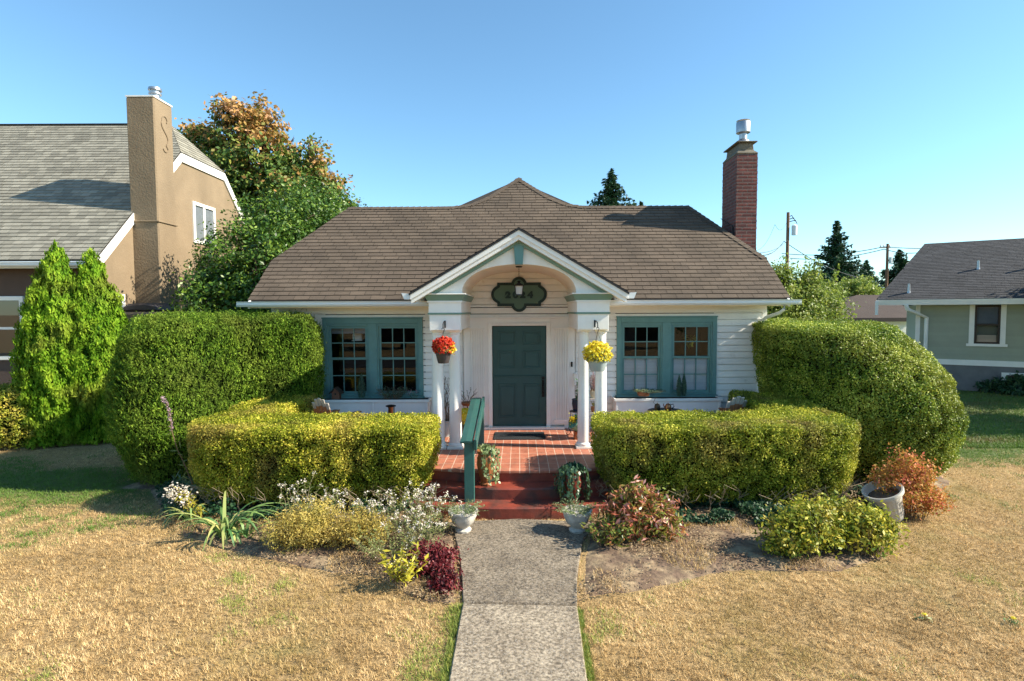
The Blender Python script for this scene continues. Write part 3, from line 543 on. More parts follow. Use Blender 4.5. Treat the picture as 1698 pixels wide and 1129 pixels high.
for wi, (a, b) in enumerate(wins):
    g = MB(); cw = .085; zt, z0 = WZ1, WZ0; y0 = YW - .045
    g.box((a, y0, z0), (a + cw, YW + .03, zt)); g.box((b - cw, y0, z0), (b, YW + .03, zt)); g.box((a + cw, y0, zt - .10), (b - cw, YW + .03, zt)); g.box((a - .02, y0 - .03, z0 - .05), (b + .02, YW + .03, z0 - .002))
    g.box((a - .012, y0 - .018, zt), (b + .012, YW + .02, zt + .025))
    c = (a + b) / 2; g.box((c - .085, y0 + .004, z0), (c + .085, YW + .03, zt - .10))
    W_ = g.build('window', 'teal', C, bevel=.004)
    us = [(a + cw, c - .085), (c + .085, b - cw)]; zm = P(861, 593.5, YW).z
    for ui, (u0, u1) in enumerate(us):
        h = MB(); st = .028   # inner stiles round the sashes
        h.box((u0, y0 + .02, z0 + .001), (u0 + st, YW + .05, zt - .101)); h.box((u1 - st, y0 + .02, z0 + .001), (u1, YW + .05, zt - .101)); h.box((u0 + st, y0 + .02, zt - .15), (u1 - st, YW + .05, zt - .101)); h.box((u0 + st, y0 + .02, z0 + .001), (u1 - st, YW + .05, z0 + .04)); h.build('sash_frame', 'teal', W_, bevel=.003)
        muntin_sash(u0 + st, u1 - st, zm - .02, zt - .15, y0 + .045, W_)
        muntin_sash(u0 + st, u1 - st, z0 + .04, zm + .02, y0 + .075, W_)
        if wi == 1:
            bl = MB(); z = z0 + .08
            while z < zm - .02: bl.add([(u0 + st + .02, YW + .068, z), (u1 - st - .02, YW + .068, z), (u1 - st - .02, YW + .082, z + .031), (u0 + st + .02, YW + .082, z + .031)], [(0, 1, 2, 3)]); z += .032
            bl.build('blind', 'blind', W_)
            if ui == 0:
                k = MB(); 
                for q in range(9): x = u0 + .05 + q * .03; k.box((x, YW + .16 + (q % 2) * .015, zm), (x + .026, YW + .17 + (q % 2) * .015, zt - .12))
                k.build('curtain', 'interior', W_)
        else:
            k = MB(); k.box((u0 + st, YW + .12, zt - .30), (u1 - st, YW + .13, zt - .12)); k.build('roller_shade', 'curtain', W_) if ui == 0 else k.box((0, 0, 0), (.001, .001, .001))
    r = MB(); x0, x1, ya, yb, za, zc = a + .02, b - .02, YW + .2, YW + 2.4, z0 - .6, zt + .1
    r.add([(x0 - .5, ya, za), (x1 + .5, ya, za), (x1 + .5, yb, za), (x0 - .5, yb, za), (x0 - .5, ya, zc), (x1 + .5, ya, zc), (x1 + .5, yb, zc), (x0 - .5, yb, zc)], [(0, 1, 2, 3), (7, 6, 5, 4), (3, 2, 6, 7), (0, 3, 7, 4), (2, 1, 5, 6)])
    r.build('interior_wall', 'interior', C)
# door and surround
dx0, dx1 = -.535, .535; dz1 = P(861, 540, YW).z
g = MB()   # white surround boards
g.box((-1.10, YW - .03, ZF + .06), (dx0 - .08, YW + .06, dz1 + .14)); g.box((dx1 + .08, YW - .03, ZF + .06), (1.10, YW + .06, dz1 + .14)); g.box((dx0 - .08, YW - .03, dz1 + .06), (dx1 + .08, YW + .06, dz1 + .14)); g.box((-1.12, YW - .06, dz1 + .14), (1.12, YW + .05, dz1 + .175))
g.build('door_surround', 'white', C, bevel=.004)
g = MB(); g.box((dx0 - .08, YW - .065, ZF), (dx0, YW + .05, dz1 + .06)); g.box((dx1, YW - .055, ZF), (dx1 + .08, YW + .05, dz1 + .06)); g.box((dx0, YW - .055, dz1), (dx1, YW + .05, dz1 + .06)); g.box((dx0 - .35, YW - .14, ZF), (dx1 + .35, YW + .05, ZF + .045)); g.box((-1.1, YW - .05, ZF), (-.885, YW, ZF + .1)); g.box((.885, YW - .05, ZF), (1.1, YW, ZF + .1))
g.build('door_frame', 'white', C, bevel=.005)
for sx in (-1, 1):
    g = MB(); c = sx * .83; hw = .125; z0, z1 = ZF + .10, dz1 - .07
    g.box((c - hw, YW - .045, z0), (c + hw, YW - .028, z1)); g.box((c - hw - .03, YW - .085, z1), (c + hw + .03, YW - .03, z1 + .03)); g.box((c - hw - .02, YW - .08, z0), (c + hw + .02, YW - .03, z0 + .09))
    for k in range(6): x = c - hw + .008 + k * .0465; g.box((x, YW - .075, z0 + .09), (x + .024, YW - .045, z1))
    g.build('pilaster', 'white', C, bevel=.002)
g = MB(); th = .03; y = YW - .005
zs = P(861, 623, YW).z
g.box((dx0 + .01, y, ZF + .05), (dx1 - .01, y + .05, zs - .006)); g.box((dx0 + .01, y, zs + .002), (dx1 - .01, y + .05, dz1 - .01)); g.box((dx0 + .005, y - .022, zs - .022), (dx1 - .005, y + .02, zs + .0015))
dr = g.build('door', 'door_green', C, bevel=.004)
g = MB()
def panel(x0, x1, z0, z1):
    f = .022
    for q in (((x0, z0), (x0 + f, z1)), ((x1 - f, z0), (x1, z1)), ((x0 + f, z0), (x1 - f, z0 + f)), ((x0 + f, z1 - f), (x1 - f, z1))): g.box((q[0][0], y - .016, q[0][1]), (q[1][0], y - .001, q[1][1]))
    g.box((x0 + .05, y - .011, z0 + .05), (x1 - .05, y - .001, z1 - .05))
for xa, xb in ((-.42, -.07), (.07, .42)):
    panel(xa, xb, P(861, 571, YW).z, P(861, 549, YW).z); panel(xa, xb, P(861, 610, YW).z, P(861, 581, YW).z); panel(xa, xb, P(861, 691, YW).z, P(861, 636, YW).z)
g.build('door_panel', 'door_green', dr, bevel=.004)
g = MB(); g.box((.445, y - .02, P(861, 658, YW).z), (.495, y - .001, P(861, 630, YW).z)); g.tube([(.47, y - .02, P(861, 634, YW).z), (.47, y - .07, P(861, 637, YW).z), (.47, y - .075, P(861, 648, YW).z), (.47, y - .02, P(861, 655, YW).z)], .013, 8); g.box((.44, y - .025, P(861, 629, YW).z), (.50, y - .001, P(861, 624, YW).z))
g.build('handle', 'black_metal', dr, smooth=True, bevel=.003)
# porch floor and steps
def arcpoly(hw, yc, sag, yb, n=24):
    pts = [(hw * math.sin(t), yc + sag * (1 - math.cos(t)) ) for t in np.linspace(-math.pi / 2, math.pi / 2, n)]
    return pts + [(hw, yb), (-hw, yb)]
g = MB(); g.prism([(-4.7, 8.95), (-2.0, 8.95), (-1.95, 8.6)] + [(2.0 * math.sin(t), 8.03 + .62 * (1 - math.cos(t))) for t in np.linspace(-1.25, 1.25, 18)] + [(1.95, 8.6), (2.0, 8.95), (4.7, 8.95), (4.7, YW + .05), (-4.7, YW + .05)], (0, 0, 0), (1, 0, 0), (0, 1, 0), (0, 0, 1), ZF - .045)
g.build('porch_riser', 'step_red', C)
g = MB(); g.prism([(-4.72, 8.93), (-2.02, 8.93), (-1.97, 8.58)] + [(2.02 * math.sin(t), 8.01 + .62 * (1 - math.cos(t))) for t in np.linspace(-1.25, 1.25, 18)] + [(1.97, 8.58), (2.02, 8.93), (4.72, 8.93), (4.72, YW + .02), (-4.72, YW + .02)], (0, 0, ZF - .044), (1, 0, 0), (0, 1, 0), (0, 0, 1), .044)
g.build('porch_floor', 'porch_tile', C, bevel=.008)
for hw, yc, sag, zt in ((1.95, 7.72, .72, .325), (2.15, 7.40, .85, .165)):
    g = MB(); g.prism(arcpoly(hw, yc, sag, 8.75), (0, 0, -.05), (1, 0, 0), (0, 1, 0), (0, 0, 1), zt + .05); g.build('porch_step', 'step_red', C, bevel=.018)
# portico
XI, XO = .97, 1.485; yf = 9.2
zc0 = P(861, 547, yf).z; zg0 = P(861, 521, yf).z; zg1 = P(861, 518, yf).z; zk0 = P(861, 498, yf).z; zk1 = P(861, 488, yf).z
for sx in (-1, 1):
    xa, xb = sorted((sx * XI, sx * XO)); g = MB()
    g.box((xa, yf, zc0), (xb, YW + .01, zg0)); g.box((xa - .012, yf - .012, zg1), (xb + .012, YW + .008, zk0 - .03)); g.box((xa - .03, yf - .03, zk0 - .03), (xb + .03, YW + .006, zk0)); g.box((xa - .10, yf - .10, zk1), (xb + .10, YW + .004, zk1 + .018))
    en = g.build('entablature', 'white', C, bevel=.003)
    g = MB(); g.prism([(xa - .015, 0), (xb + .015, 0), (xb + .03, .018), (xb + .015, zg1 - zg0), (xa - .015, zg1 - zg0), (xa - .03, .018)], (0, yf - .02, zg0), (1, 0, 0), (0, 0, 1), (0, 1, 0), YW - yf + .02)
    b0 = [(xa - .03, yf - .03), (xb + .03, yf - .03), (xb + .03, YW + .006), (xa - .03, YW + .006)]; b1 = [(xa - .085, yf - .085), (xb + .085, yf - .085), (xb + .085, YW + .006), (xa - .085, YW + .006)]
    g.add([(p[0], p[1], zk0 + .001) for p in b0] + [(p[0], p[1], zk1 - .001) for p in b1], [(0, 3, 2, 1), (4, 5, 6, 7), (0, 1, 5, 4), (1, 2, 6, 5), (2, 3, 7, 6), (3, 0, 4, 7)])
    g.build('cornice', 'teal_trim', en)
    for cx in (1.095, 1.385):
        g = MB(); zt = zc0; zb_ = ZF; r0 = .106; r1 = .086
        prof = [(.001, 0), (.125, .0), (.13, .02), (.13, .045), (.118, .06), (.105, .068), (r0, .085)]
        for k in range(9): t = k / 8; prof.append((r0 - (r0 - r1) * t ** 1.6, .1 + (zt - zb_ - .22) * t))
        prof += [(r1, zt - zb_ - .11), (.094, zt - zb_ - .10), (.094, zt - zb_ - .085), (r1 + .002, zt - zb_ - .08), (r1 + .002, zt - zb_ - .05), (.10, zt - zb_ - .035), (.001, zt - zb_ - .034)]
        g.lathe(prof, (sx * cx, 9.40, zb_ + .03), 28); g.box((sx * cx - .137, 9.263, zb_), (sx * cx + .137, 9.537, zb_ + .035)); g.box((sx * cx - .112, 9.288, zt - .034), (sx * cx + .112, 9.512, zt - .001))
        g.build('column', 'white', C, smooth=True, bevel=.003)
# pediment face with arch, barrel ceiling
yr = 9.0; rpk = P(861, 377.5, yr).z; rsl = .585; rtip = 1.76
ax = .945; az = zk1 + .018; ah = P(861, 438, yf).z - az
def rake_z(x, dz=0): return rpk - dz - rsl * abs(x)
g = MB(); n = 48; xs = list(np.linspace(-1.50, -ax, 6)) + [ax * math.sin(t) for t in np.linspace(-math.pi / 2, math.pi / 2, n)][1:-1] + list(np.linspace(ax, 1.50, 6))
def arch_z(x): return az + (ah * math.pow(max(0, 1 - (abs(x) / ax) ** 2.2), 1 / 2.2) if abs(x) < ax else 0)
for i in range(len(xs) - 1):
    a, b = xs[i], xs[i + 1]; ta, tb = max(rake_z(a, .20), arch_z(a) + .001), max(rake_z(b, .20), arch_z(b) + .001)
    g.add([(a, yf, arch_z(a)), (b, yf, arch_z(b)), (b, yf, tb), (a, yf, ta)], [(0, 1, 2, 3)])
g.build('pediment', 'white', C)
g = MB()
for i in range(len(xs) - 1):
    a, b = xs[i], xs[i + 1]
    if max(abs(a), abs(b)) <= ax + 1e-6: g.add([(a, yf, arch_z(a)), (b, yf, arch_z(b)), (b, YW + .01, arch_z(b)), (a, YW + .01, arch_z(a))], [(3, 2, 1, 0)])
g.build('porch_ceiling', 'cream', C, smooth=True)
g = MB()
for sx in (-1, 1):
    def strip(gg, y0, y1, d0, d1, xt):
        pts = [(0, rake_z(0, d0)), (xt, rake_z(xt, d0)), (xt, rake_z(xt, d1)), (0, rake_z(0, d1))]
        vs = [(sx * p[0], yy, p[1]) for yy in (y0, y1) for p in pts]; fs = [(0, 1, 2, 3), (7, 6, 5, 4), (0, 4, 5, 1), (1, 5, 6, 2), (2, 6, 7, 3), (3, 7, 4, 0)]
        gg.add(vs, fs if sx > 0 else [f[::-1] for f in fs])
    strip(g, yr, yr + .03, .035, .115, rtip); strip(g, yr + .025, yr + .055, .100, .185, rtip - .01); strip(g, yr + .05, yf + .02, .155, .185, rtip - .03)
g.build('rake_board', 'white', C)
g = MB()
for sx in (-1, 1): strip(g, yf - .06, yf - .003, .187, .245, 1.49)
g.build('bed_moulding', 'teal_trim', C)
g = MB()
for sx in (-1, 1): strip(g, yr - .02, yr + .5, .0, .033, rtip + .02)
g.build('roof_edge', 'edge_black', C)
g = MB(); zt = rake_z(0, .245); zb2 = arch_z(0) - .01; g.prism([(-.062, zb2), (.062, zb2), (.085, zt - .035), (0, zt + .015), (-.085, zt - .035)], (0, yf - .07, 0), (1, 0, 0), (0, 0, 1), (0, 1, 0), .068); g.build('keystone', 'teal', C, bevel=.004)
def main_y(z): return 10.5 + (z - EZ) / SL
mb = MB(); cL = math.sqrt(1 + rsl * rsl)
for sx in (-1, 1):
    O = Vector((sx * rtip, yr, rake_z(rtip))); V_ = Vector((-sx, 0, rsl)).normalized(); L = rtip * cL
    U_ = Vector((0, sx, 0)); ys0 = main_y(O.z) - yr + .05; ys1 = main_y(rpk) - yr + .05
    pl = [(0, 0), (ys0, 0), (ys1, L), (0, L)] if sx > 0 else [(0, 0), (-ys0, 0), (-ys1, L), (0, L)]
    facet(mb, O + Vector((0, 0, .006)), U_, V_, pl, .135, .305, .012, .003, .5, .05)
    sheet(mb, [(sx * rtip, yr, O.z), (0, yr, rpk), (0, main_y(rpk) + .05, rpk), (sx * rtip, main_y(O.z) + .05, O.z)][::(-1 if sx < 0 else 1)], .03)
    gg = MB(); gg.prism([(0, 0), (sx * .10, .0), (sx * .14, .10), (sx * .12, .10), (0, .09)], (sx * (rtip + .005), yr + .02, rake_z(rtip) - .11), (1, 0, 0), (0, 0, 1), (0, 1, 0), 1.45); gg.build('porch_gutter', 'gutter', C)
mb.build('porch_roof', 'roof_brown', C)
# brick chimney
cx0, cx1, cy0, cy1 = 4.77, 5.22, 12.3, 13.14; cz = P(1235, 255, 12.3).z
g = MB(); g.box((cx0, cy0, 0), (cx1, cy1, cz)); 
for k in range(int((cz - 2.5) / .075)):   # slightly proud, uneven courses
    z = 2.5 + k * .075; e = random.uniform(.001, .006); g.box((cx0 - e, cy0 - e, z + .008), (cx1 + e, cy1 + e, z + .068))
ch = g.build('chimney', 'brick', C)
g = MB(); b0 = [(cx0 - .01, cy0 - .01), (cx1 + .01, cy0 - .01), (cx1 + .01, cy1 + .01), (cx0 - .01, cy1 + .01)]; b1 = [(cx0 + .05, cy0 + .06), (cx1 - .06, cy0 + .06), (cx1 - .06, cy1 - .06), (cx0 + .05, cy1 - .06)]; b2 = [(x, y) for x, y in b1]
zz = [cz + .002, cz + .03, cz + .10, cz + .255]
rings = [b0, b0, b1, [(p[0] * .9 + .1 * 5.0, p[1]) for p in b1]]; vs = [(p[0], p[1], zz[i]) for i, r_ in enumerate(rings) for p in r_]
g.add(vs, [(3, 2, 1, 0), (12, 13, 14, 15)] + [(i * 4 + k, i * 4 + (k + 1) % 4, (i + 1) * 4 + (k + 1) % 4, (i + 1) * 4 + k) for i in range(3) for k in range(4)])
g.box((cx0 + .0, cy0 + .0, cz + .257), (cx1 - .0, cy1 - .0, cz + .285)); g.build('chimney_crown', 'crown_concrete', ch, bevel=.01)
g = MB(); g.lathe([(.001, 0), (.15, 0), (.13, .06), (.085, .10), (.085, .21), (.12, .225), (.15, .24), (.15, .46), (.14, .475), (.15, .50), (.001, .50)], ((cx0 + cx1) / 2 - .0, 12.55, cz + .286), 20); g.build('flue_cap', 'galvanised', ch, smooth=True)
g = MB(); g.add([(cx0 - .012, cy0 + .02, rz(12.32) - .3), (cx0 - .012, cy0 + .1, rz(12.4) + .10), (cx0 - .05, cy0 + .1, rz(12.4) + .12), (cx0 - .05, cy0 + .02, rz(12.32) - .3), (cx0 - .012, cy1, rz(12.9)), (cx0 - .05, cy1, rz(12.9))], [(0, 3, 2, 1), (1, 2, 5, 4)]); g.build('flashing', 'edge_black', ch)
# window boxes on the wall
for a, b in ((-3.95, P(712, 660, 10.6).x), (P(1018, 660, 10.6).x, 3.9)):
    g = MB(); y0 = 10.55; zt = P(861, 662, y0).z; w_ = .035
    g.box((a, y0, zt - .05), (b, y0 + w_, zt)); g.box((a, y0 + w_, zt - .05), (a + w_, YW - .03, zt)); g.box((b - w_, y0 + w_, zt - .05), (b, YW - .03, zt)); g.box((a + .035, y0 + .03, ZF), (b - .035, YW - .035, zt - .052))
    for x in (a + .03, (a + b) / 2, b - .07): g.box((x, y0 + .015, ZF), (x + .04, y0 + .029, zt - .05))
    bx = g.build('planter_box', 'white', C, bevel=.004); g = MB(); g.box((a + w_, y0 + w_, zt - .05), (b - w_, YW - .05, zt - .02)); g.build('potting_soil', 'black_soil', bx)
# ------------------------------------------------------------------ things on the cottage
def sign():
    y = YW - .05; s = P(861, 564, y); sc = .01188
    def outline(d):
        # quatrefoil: centre rectangle with end lobes, top and bottom lobes
        hw, hh = 36 - d, 19.5 - d; rl = 15.5 - d * .2; pts = []
        tl = 12.5 - d
        import math as mth
        def arc(cx, cy, r, a0, a1, n=12): return [(cx + r * mth.cos(R(a0 + (a1 - a0) * i / n)), cy + r * mth.sin(R(a0 + (a1 - a0) * i / n))) for i in range(n + 1)]
        pts += arc(0, 15.5, 13 - d, 160, 20) if False else []
        p = [(13 - d, hh)] if False else []
        top = arc(0, 16, 13 - d, 15, 165); bot = arc(0, -16, 13 - d, 195, 345)
        L = arc(-31, 0, 15 - d, 113, 247); Rr = arc(31, 0, 15 - d, -67, 67)
        return Rr + [(hw, 15 - d * .6), (hw, hh), ] + [(top[0][0], hh)] + top + [(top[-1][0], hh), (-hw, hh), (-hw, 15 - d * .6)] + L + [(-hw, -15 + d * .6), (-hw, -hh), (bot[0][0], -hh)] + bot + [(bot[-1][0], -hh), (hw, -hh), (hw, -15 + d * .6)]
    cz_ = P(861, 488, y).z
    o = thing('house_number_sign', (0, y, cz_), 'dark green quatrefoil plaque with house number 2024 above the front door', 'sign')
    for d, yy, t, mm, nm in ((0, y, .03, 'sign_dark', 'border'), (4.6, y - .006, .02, 'sign_green', 'panel')):
        g = MB(); pts = [(a * sc, b * sc) for a, b in outline(d)]
        # drop duplicate neighbours
        q = []; 
        for p in pts:
            if not q or (abs(p[0] - q[-1][0]) + abs(p[1] - q[-1][1])) > 1e-5: q.append(p)
        g.prism(q, (0, yy, cz_), (1, 0, 0), (0, 0, 1), (0, 1, 0), t); g.build(nm, mm, o)
    for ch_, x in zip('2024', (-.215, -.07, .072, .22)):
        cu = bpy.data.curves.new('digit', 'FONT'); cu.body = ch_; cu.size = .165; cu.align_x = 'CENTER'; cu.align_y = 'CENTER'; cu.extrude = .008; cu.offset = .012; cu.materials.append(MT['sign_dark'])
        t = bpy.data.objects.new('digit_curve', cu); COL.objects.link(t); bpy.context.view_layer.update()
        me = bpy.data.meshes.new_from_object(t.evaluated_get(bpy.context.evaluated_depsgraph_get())); bpy.data.objects.remove(t)
        t = bpy.data.objects.new('digit', me); COL.objects.link(t); t.parent = o; t.rotation_euler = (R(90), 0, 0); t.location = (x, -.018, -.015); t.scale = (1.15, 1, 1)
sign()
def lantern():
    y = 9.55; zt = P(861, 441, y).z; zb_ = P(861, 488, y).z; z1 = P(861, 474, y).z
    o = thing('hanging_lantern', (0, y, zt), 'small black lantern with frosted glass hanging on a chain under the porch arch', 'lantern')
    g = MB(); g.lathe([(.001, 0), (.05, 0), (.06, .02), (.001, .022)], (0, y, arch_z(0) - .025), 12); g.build('ceiling_canopy', 'black_metal', o)
    g = MB(); z = arch_z(0) - .02; zt2 = z1 + .10
    k = 0
    while z > zt2: g.tube([(0, y, z), ((.007 if k % 2 else 0), y + (0 if k % 2 else .007), z - .012), (0, y, z - .024)], .003, 4); g.tube([(0, y, z), ((-.007 if k % 2 else 0), y - (0 if k % 2 else .007), z - .012), (0, y, z - .024)], .003, 4); z -= .02; k += 1
    g.build('chain', 'bronze', o)
    def sq(w1, w0, za, zb): return [(-w0, y - w0, za), (w0, y - w0, za), (w0, y + w0, za), (-w0, y + w0, za), (-w1, y - w1, zb), (w1, y - w1, zb), (w1, y + w1, zb), (-w1, y + w1, zb)]
    fs = [(0, 3, 2, 1), (4, 5, 6, 7), (0, 1, 5, 4), (1, 2, 6, 5), (2, 3, 7, 6), (3, 0, 4, 7)]
    g = MB(); g.add(sq(.02, .095, z1, z1 + .055), fs); g.add(sq(.035, .015, z1 + .055, z1 + .085), fs); g.add(sq(.06, .062, zb_ - .012, zb_), fs)
    for a in (-1, 1):
        for b in (-1, 1): g.tube([(a * .055, y + b * .055, zb_), (a * .07, y + b * .07, z1)], .008, 4)
    g.build('lantern_frame', 'black_metal', o)
    g = MB(); g.add(sq(.064, .05, zb_, z1), fs); g.build('glass', 'lamp_glass', o)
lantern()
def handrail():
    x = -.70; y0, y1 = 7.62, 9.30; z0, z1 = P(778, 731, y0).z, P(792, 664, y1).z
    o = thing('handrail', (x, y0, 0), 'green painted wooden handrail beside the red porch steps', 'handrail')
    g = MB(); g.box((x - .075, y0, .16), (x + .065, y0 + .09, z0 - .01)); g.build('post', 'rail_green', o, bevel=.006)
    g = MB(); g.box((x + .0, y1 - .09, ZF), (x + .10, y1, z1 - .01)); g.build('post', 'rail_green', o, bevel=.006)
    d = Vector((0, y1 - y0, z1 - z0)).normalized(); n = Vector((0, -d.z, d.y)); L = (Vector((0, y1, z1)) - Vector((0, y0, z0))).length + .14
    g = MB(); O = Vector((x, y0 - .07, z0 - .02)); g.prism([(-.12, 0), (.055, 0), (.055, .035), (-.04, .040), (-.12, .028)], O, (1, 0, 0), n, d, L); g.build('cap_rail', 'rail_green', o, bevel=.004)
    g = MB(); g.prism([(.068, -.10), (.108, -.10), (.108, .055), (.068, .055)], O, (1, 0, 0), n, d, L); g.build('side_rail', 'rail_green', o, bevel=.004)
handrail()
g = MB(); a = P(818, 732, 9.95); b = P(902, 718, 10.58); g.box((a.x, 9.95, ZF), (b.x, 10.56, ZF + .015)); tag(g.build('doormat', 'mat_dark', bevel=.004), 'dark rectangular doormat on the porch tiles before the door', 'doormat')
g = MB(); p = P(955, 628, YW - .08); g.box((p.x - .04, YW - .10, p.z - .13), (p.x + .04, YW - .02, p.z + .08)); g.prism([(-.045, 0), (.045, 0), (.045, .02), (0, .045), (-.045, .02)], (p.x, YW - .12, p.z + .08), (1, 0, 0), (0, 0, 1), (0, 1, 0), .10)
tag(g.build('wall_mailbox', 'white', bevel=.006), 'small white mailbox on the siding right of the door', 'mailbox')
g = MB(); p = P(948, 604, YW - .04); g.box((p.x - .018, YW - .055, p.z - .05), (p.x + .018, YW - .031, p.z + .05)); tag(g.build('doorbell', 'black_metal', bevel=.006), 'slim black doorbell right of the fluted pilaster', 'doorbell')
# ------------------------------------------------------------------ left neighbour
def left_house():
    D1 = 13.0; X = (163 - 861) / F * D1; wx = X - .35     # rake plane X, wall slightly inside
    ez = P(163, 430, D1).z; D2 = 1.267 * D1; cz1 = P(310, 252, D2).z; sl = (cz1 - ez) / (D2 - D1); rD = (D2 + 1.451 * D1) / 2; rzz = ez + sl * (rD - D1); D4 = 2 * rD - D1
    hx = P(283, 212, rD).x
    o = thing('stucco_house', (X - 4, D1, 0), 'two storey tan stucco house with grey shingle roof and tall stucco chimney beside the cottage', 'house')
    XL = X - 14
    g = MB(); w = X - .03
    prof = [(D1 + .35, 0), (D4 - .35, 0), (D4 - .35, ez + .3 * sl), (2 * rD - D2, cz1 - .06), (D2, cz1 - .06), (D1 + .35, ez + .3 * sl)]
    g.prism(prof, (w, 0, 0), (0, 1, 0), (0, 0, 1), (1, 0, 0), -.2); g.build('wall', 'stucco_tan', o)
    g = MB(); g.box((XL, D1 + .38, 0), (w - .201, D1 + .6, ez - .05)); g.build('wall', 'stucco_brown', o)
    # front roof
    vl = math.sqrt(1 + sl * sl); Vd = (0, 1, sl)
    mb = MB(); poly = [(0, 0), (X - XL, 0), (X - XL, (D2 - D1) * vl), (hx - XL, (rD - D1) * vl), (0, (rD - D1) * vl)]
    facet(mb, (XL, D1, ez), (1, 0, 0), Vd, poly, .145, .24, .018, .003, .37, .3)
    A = Vector((X, D2, cz1)); B = Vector((X, 2 * rD - D2, cz1)); T = Vector((hx, rD, rzz)); M_ = (A + B) / 2
    facet(mb, M_, (0, 1, 0), T - M_, [(-(B - A).length / 2, 0), ((B - A).length / 2, 0), (0, (T - M_).length)], .145, .24, .018, .003, .37, .3)
    r = mb.build('roof', 'roof_left', o); mb = MB()
    sheet(mb, [(XL, D1, ez - .005), (X, D1, ez - .005), (X, D2, cz1 - .005), (hx, rD, rzz - .005), (XL, rD, rzz - .005)], .05); sheet(mb, [tuple(A - Vector((0, 0, .01))), tuple(B - Vector((0, 0, .01))), tuple(T - Vector((0, 0, .01)))], .05)
    sheet(mb, [(X, D4, ez), (XL, D4, ez), (XL, rD, rzz - .01), (hx, rD, rzz - .01), (X, 2 * rD - D2, cz1 - .01)], .05); mb.build('roof_underlay', 'underlay', r)
    mb = MB(); mb.box((XL, rD - .06, rzz), (hx, rD + .06, rzz + .03)); mb.build('ridge_cap', 'edge_black', r)
    # white rake and clipped fascia
    g = MB(); q = X + .02
    def rk(y0, z0, y1, z1, d=.2): g.add([(q - .05, y0, z0), (q - .05, y0, z0 - d * 1.35), (q - .05, y1, z1 - d * 1.35), (q - .05, y1, z1), (q, y0, z0), (q, y0, z0 - d * 1.35), (q, y1, z1 - d * 1.35), (q, y1, z1)], [(0, 1, 2, 3), (7, 6, 5, 4), (0, 4, 5, 1), (3, 2, 6, 7), (1, 5, 6, 2), (0, 3, 7, 4)])
    rk(D1 - .05, ez - .03 - .05 * sl, D2, cz1 - .03); rk(2 * rD - D2, cz1 - .03, D4, ez - .03)
    g.box((q - .05, D2, cz1 - .27), (q, 2 * rD - D2, cz1 - .03)); g.build('rake_board', 'white', o)
    gg = MB(); gg.box((XL, D1 - .02, ez - .2), (X - .02, D1 + .02, ez - .04)); gg.prism(gp, (XL, D1 - .02, ez - .17), (0, 1, 0), (0, 0, 1), (1, 0, 0), X - XL); gg.build('gutter', 'gutter', o)
    # chimney
    cf = P(260, 300, 14.35); xo = cf.x; cf0, cf1 = 14.35, P(290, 300, 15.1).y; ct = P(245, 160, 14.35).z
    g = MB(); g.box((w - .05, cf0, 0), (xo, cf1, ct)); zl = P(262, 366, 14.35).z
    ch = g.build('chimney', 'stucco_tan', o, bevel=.03)
    g = MB(); g.box((w - .05, cf0 - .03, zl - .03), (xo + .035, cf1 + .02, zl + .01)); g.build('ledge', 'stucco_tan', ch, bevel=.01)
    g = MB(); g.box((w - .052, cf0 - .006, ct + .001), (xo + .008, cf1 + .006, ct + .035)); g.build('chimney_cap', 'white', ch)
    g = MB(); cx = (w + xo) / 2 + .15; g.lathe([(.001, 0), (.11, 0), (.11, .12), (.15, .13), (.15, .17), (.11, .18), (.11, .22), (.16, .23), (.15, .29), (.001, .31)], (cx, cf0 + .35, ct + .05), 16); g.build('flue_pipe', 'galvanised', ch, smooth=True)
    g = MB(); pts = []
    for i in range(40):
        t = i / 39; a = t * 2 * math.pi; z = P(275, 197, 14.7).z * (1 - t) + P(276, 245, 14.7).z * t; y = (cf0 + cf1) / 2 + .02 + .12 * math.sin(a * 1.0 + .3) * (1.15 - .3 * t) * (-1) ; pts.append((xo + .01, y, z))
    top = [(xo + .01, (cf0 + cf1) / 2 + .02 + .10 * math.cos(a) , pts[0][2] + .10 * math.sin(a) - .02) for a in np.linspace(-.6, 2.6, 8)]
    bot = [(xo + .01, (cf0 + cf1) / 2 + .02 + .10 * math.cos(a), pts[-1][2] + .10 * math.sin(a)) for a in np.linspace(0, -2.8, 8)]
    g.tube([top[i] for i in range(8)] + pts[4:-4] + bot, .015, 6); g.build('monogram', 'stucco_tan', ch, smooth=True)
    # gable window
    def win(name, y0, y1, z0, z1, x, slide=True):
        g = MB(); f = .10
        g.box((x - .02, y0, z0), (x + .05, y0 + f, z1)); g.box((x - .02, y1 - f, z0), (x + .05, y1, z1)); g.box((x - .02, y0 + f, z1 - f), (x + .05, y1 - f, z1)); g.box((x - .02, y0 + f, z0), (x + .05, y1 - f, z0 + f))
        c = (y0 + y1) / 2; g.box((x - .02, c - .05, z0 + f), (x + .035, c + .05, z1 - f)); wn = g.build(name, 'white', o, bevel=.01)
        g = MB(); g.add([(x + .02, y0 + f, z0 + f), (x + .02, y1 - f, z0 + f), (x + .02, y1 - f, z1 - f), (x + .02, y0 + f, z1 - f)], [(0, 1, 2, 3)]); g.build('pane', 'glass_bright', wn); g = MB(); g.box((x + .0015, y0 + f, z0 + f), (x + .003, y1 - f, z1 - f)); g.build('curtain', 'curtain', wn)
    yA = X / ((327 - 861) / F) ; yB = X / ((363 - 861) / F)
    win('window', yA, yB, P(327, 402, yA).z, P(327, 333, yA).z, w)
    yA = X / ((192 - 861) / F); win('window', yA - .4, yA + .35, P(195, 524, yA).z - .9, P(195, 487, yA).z, w)
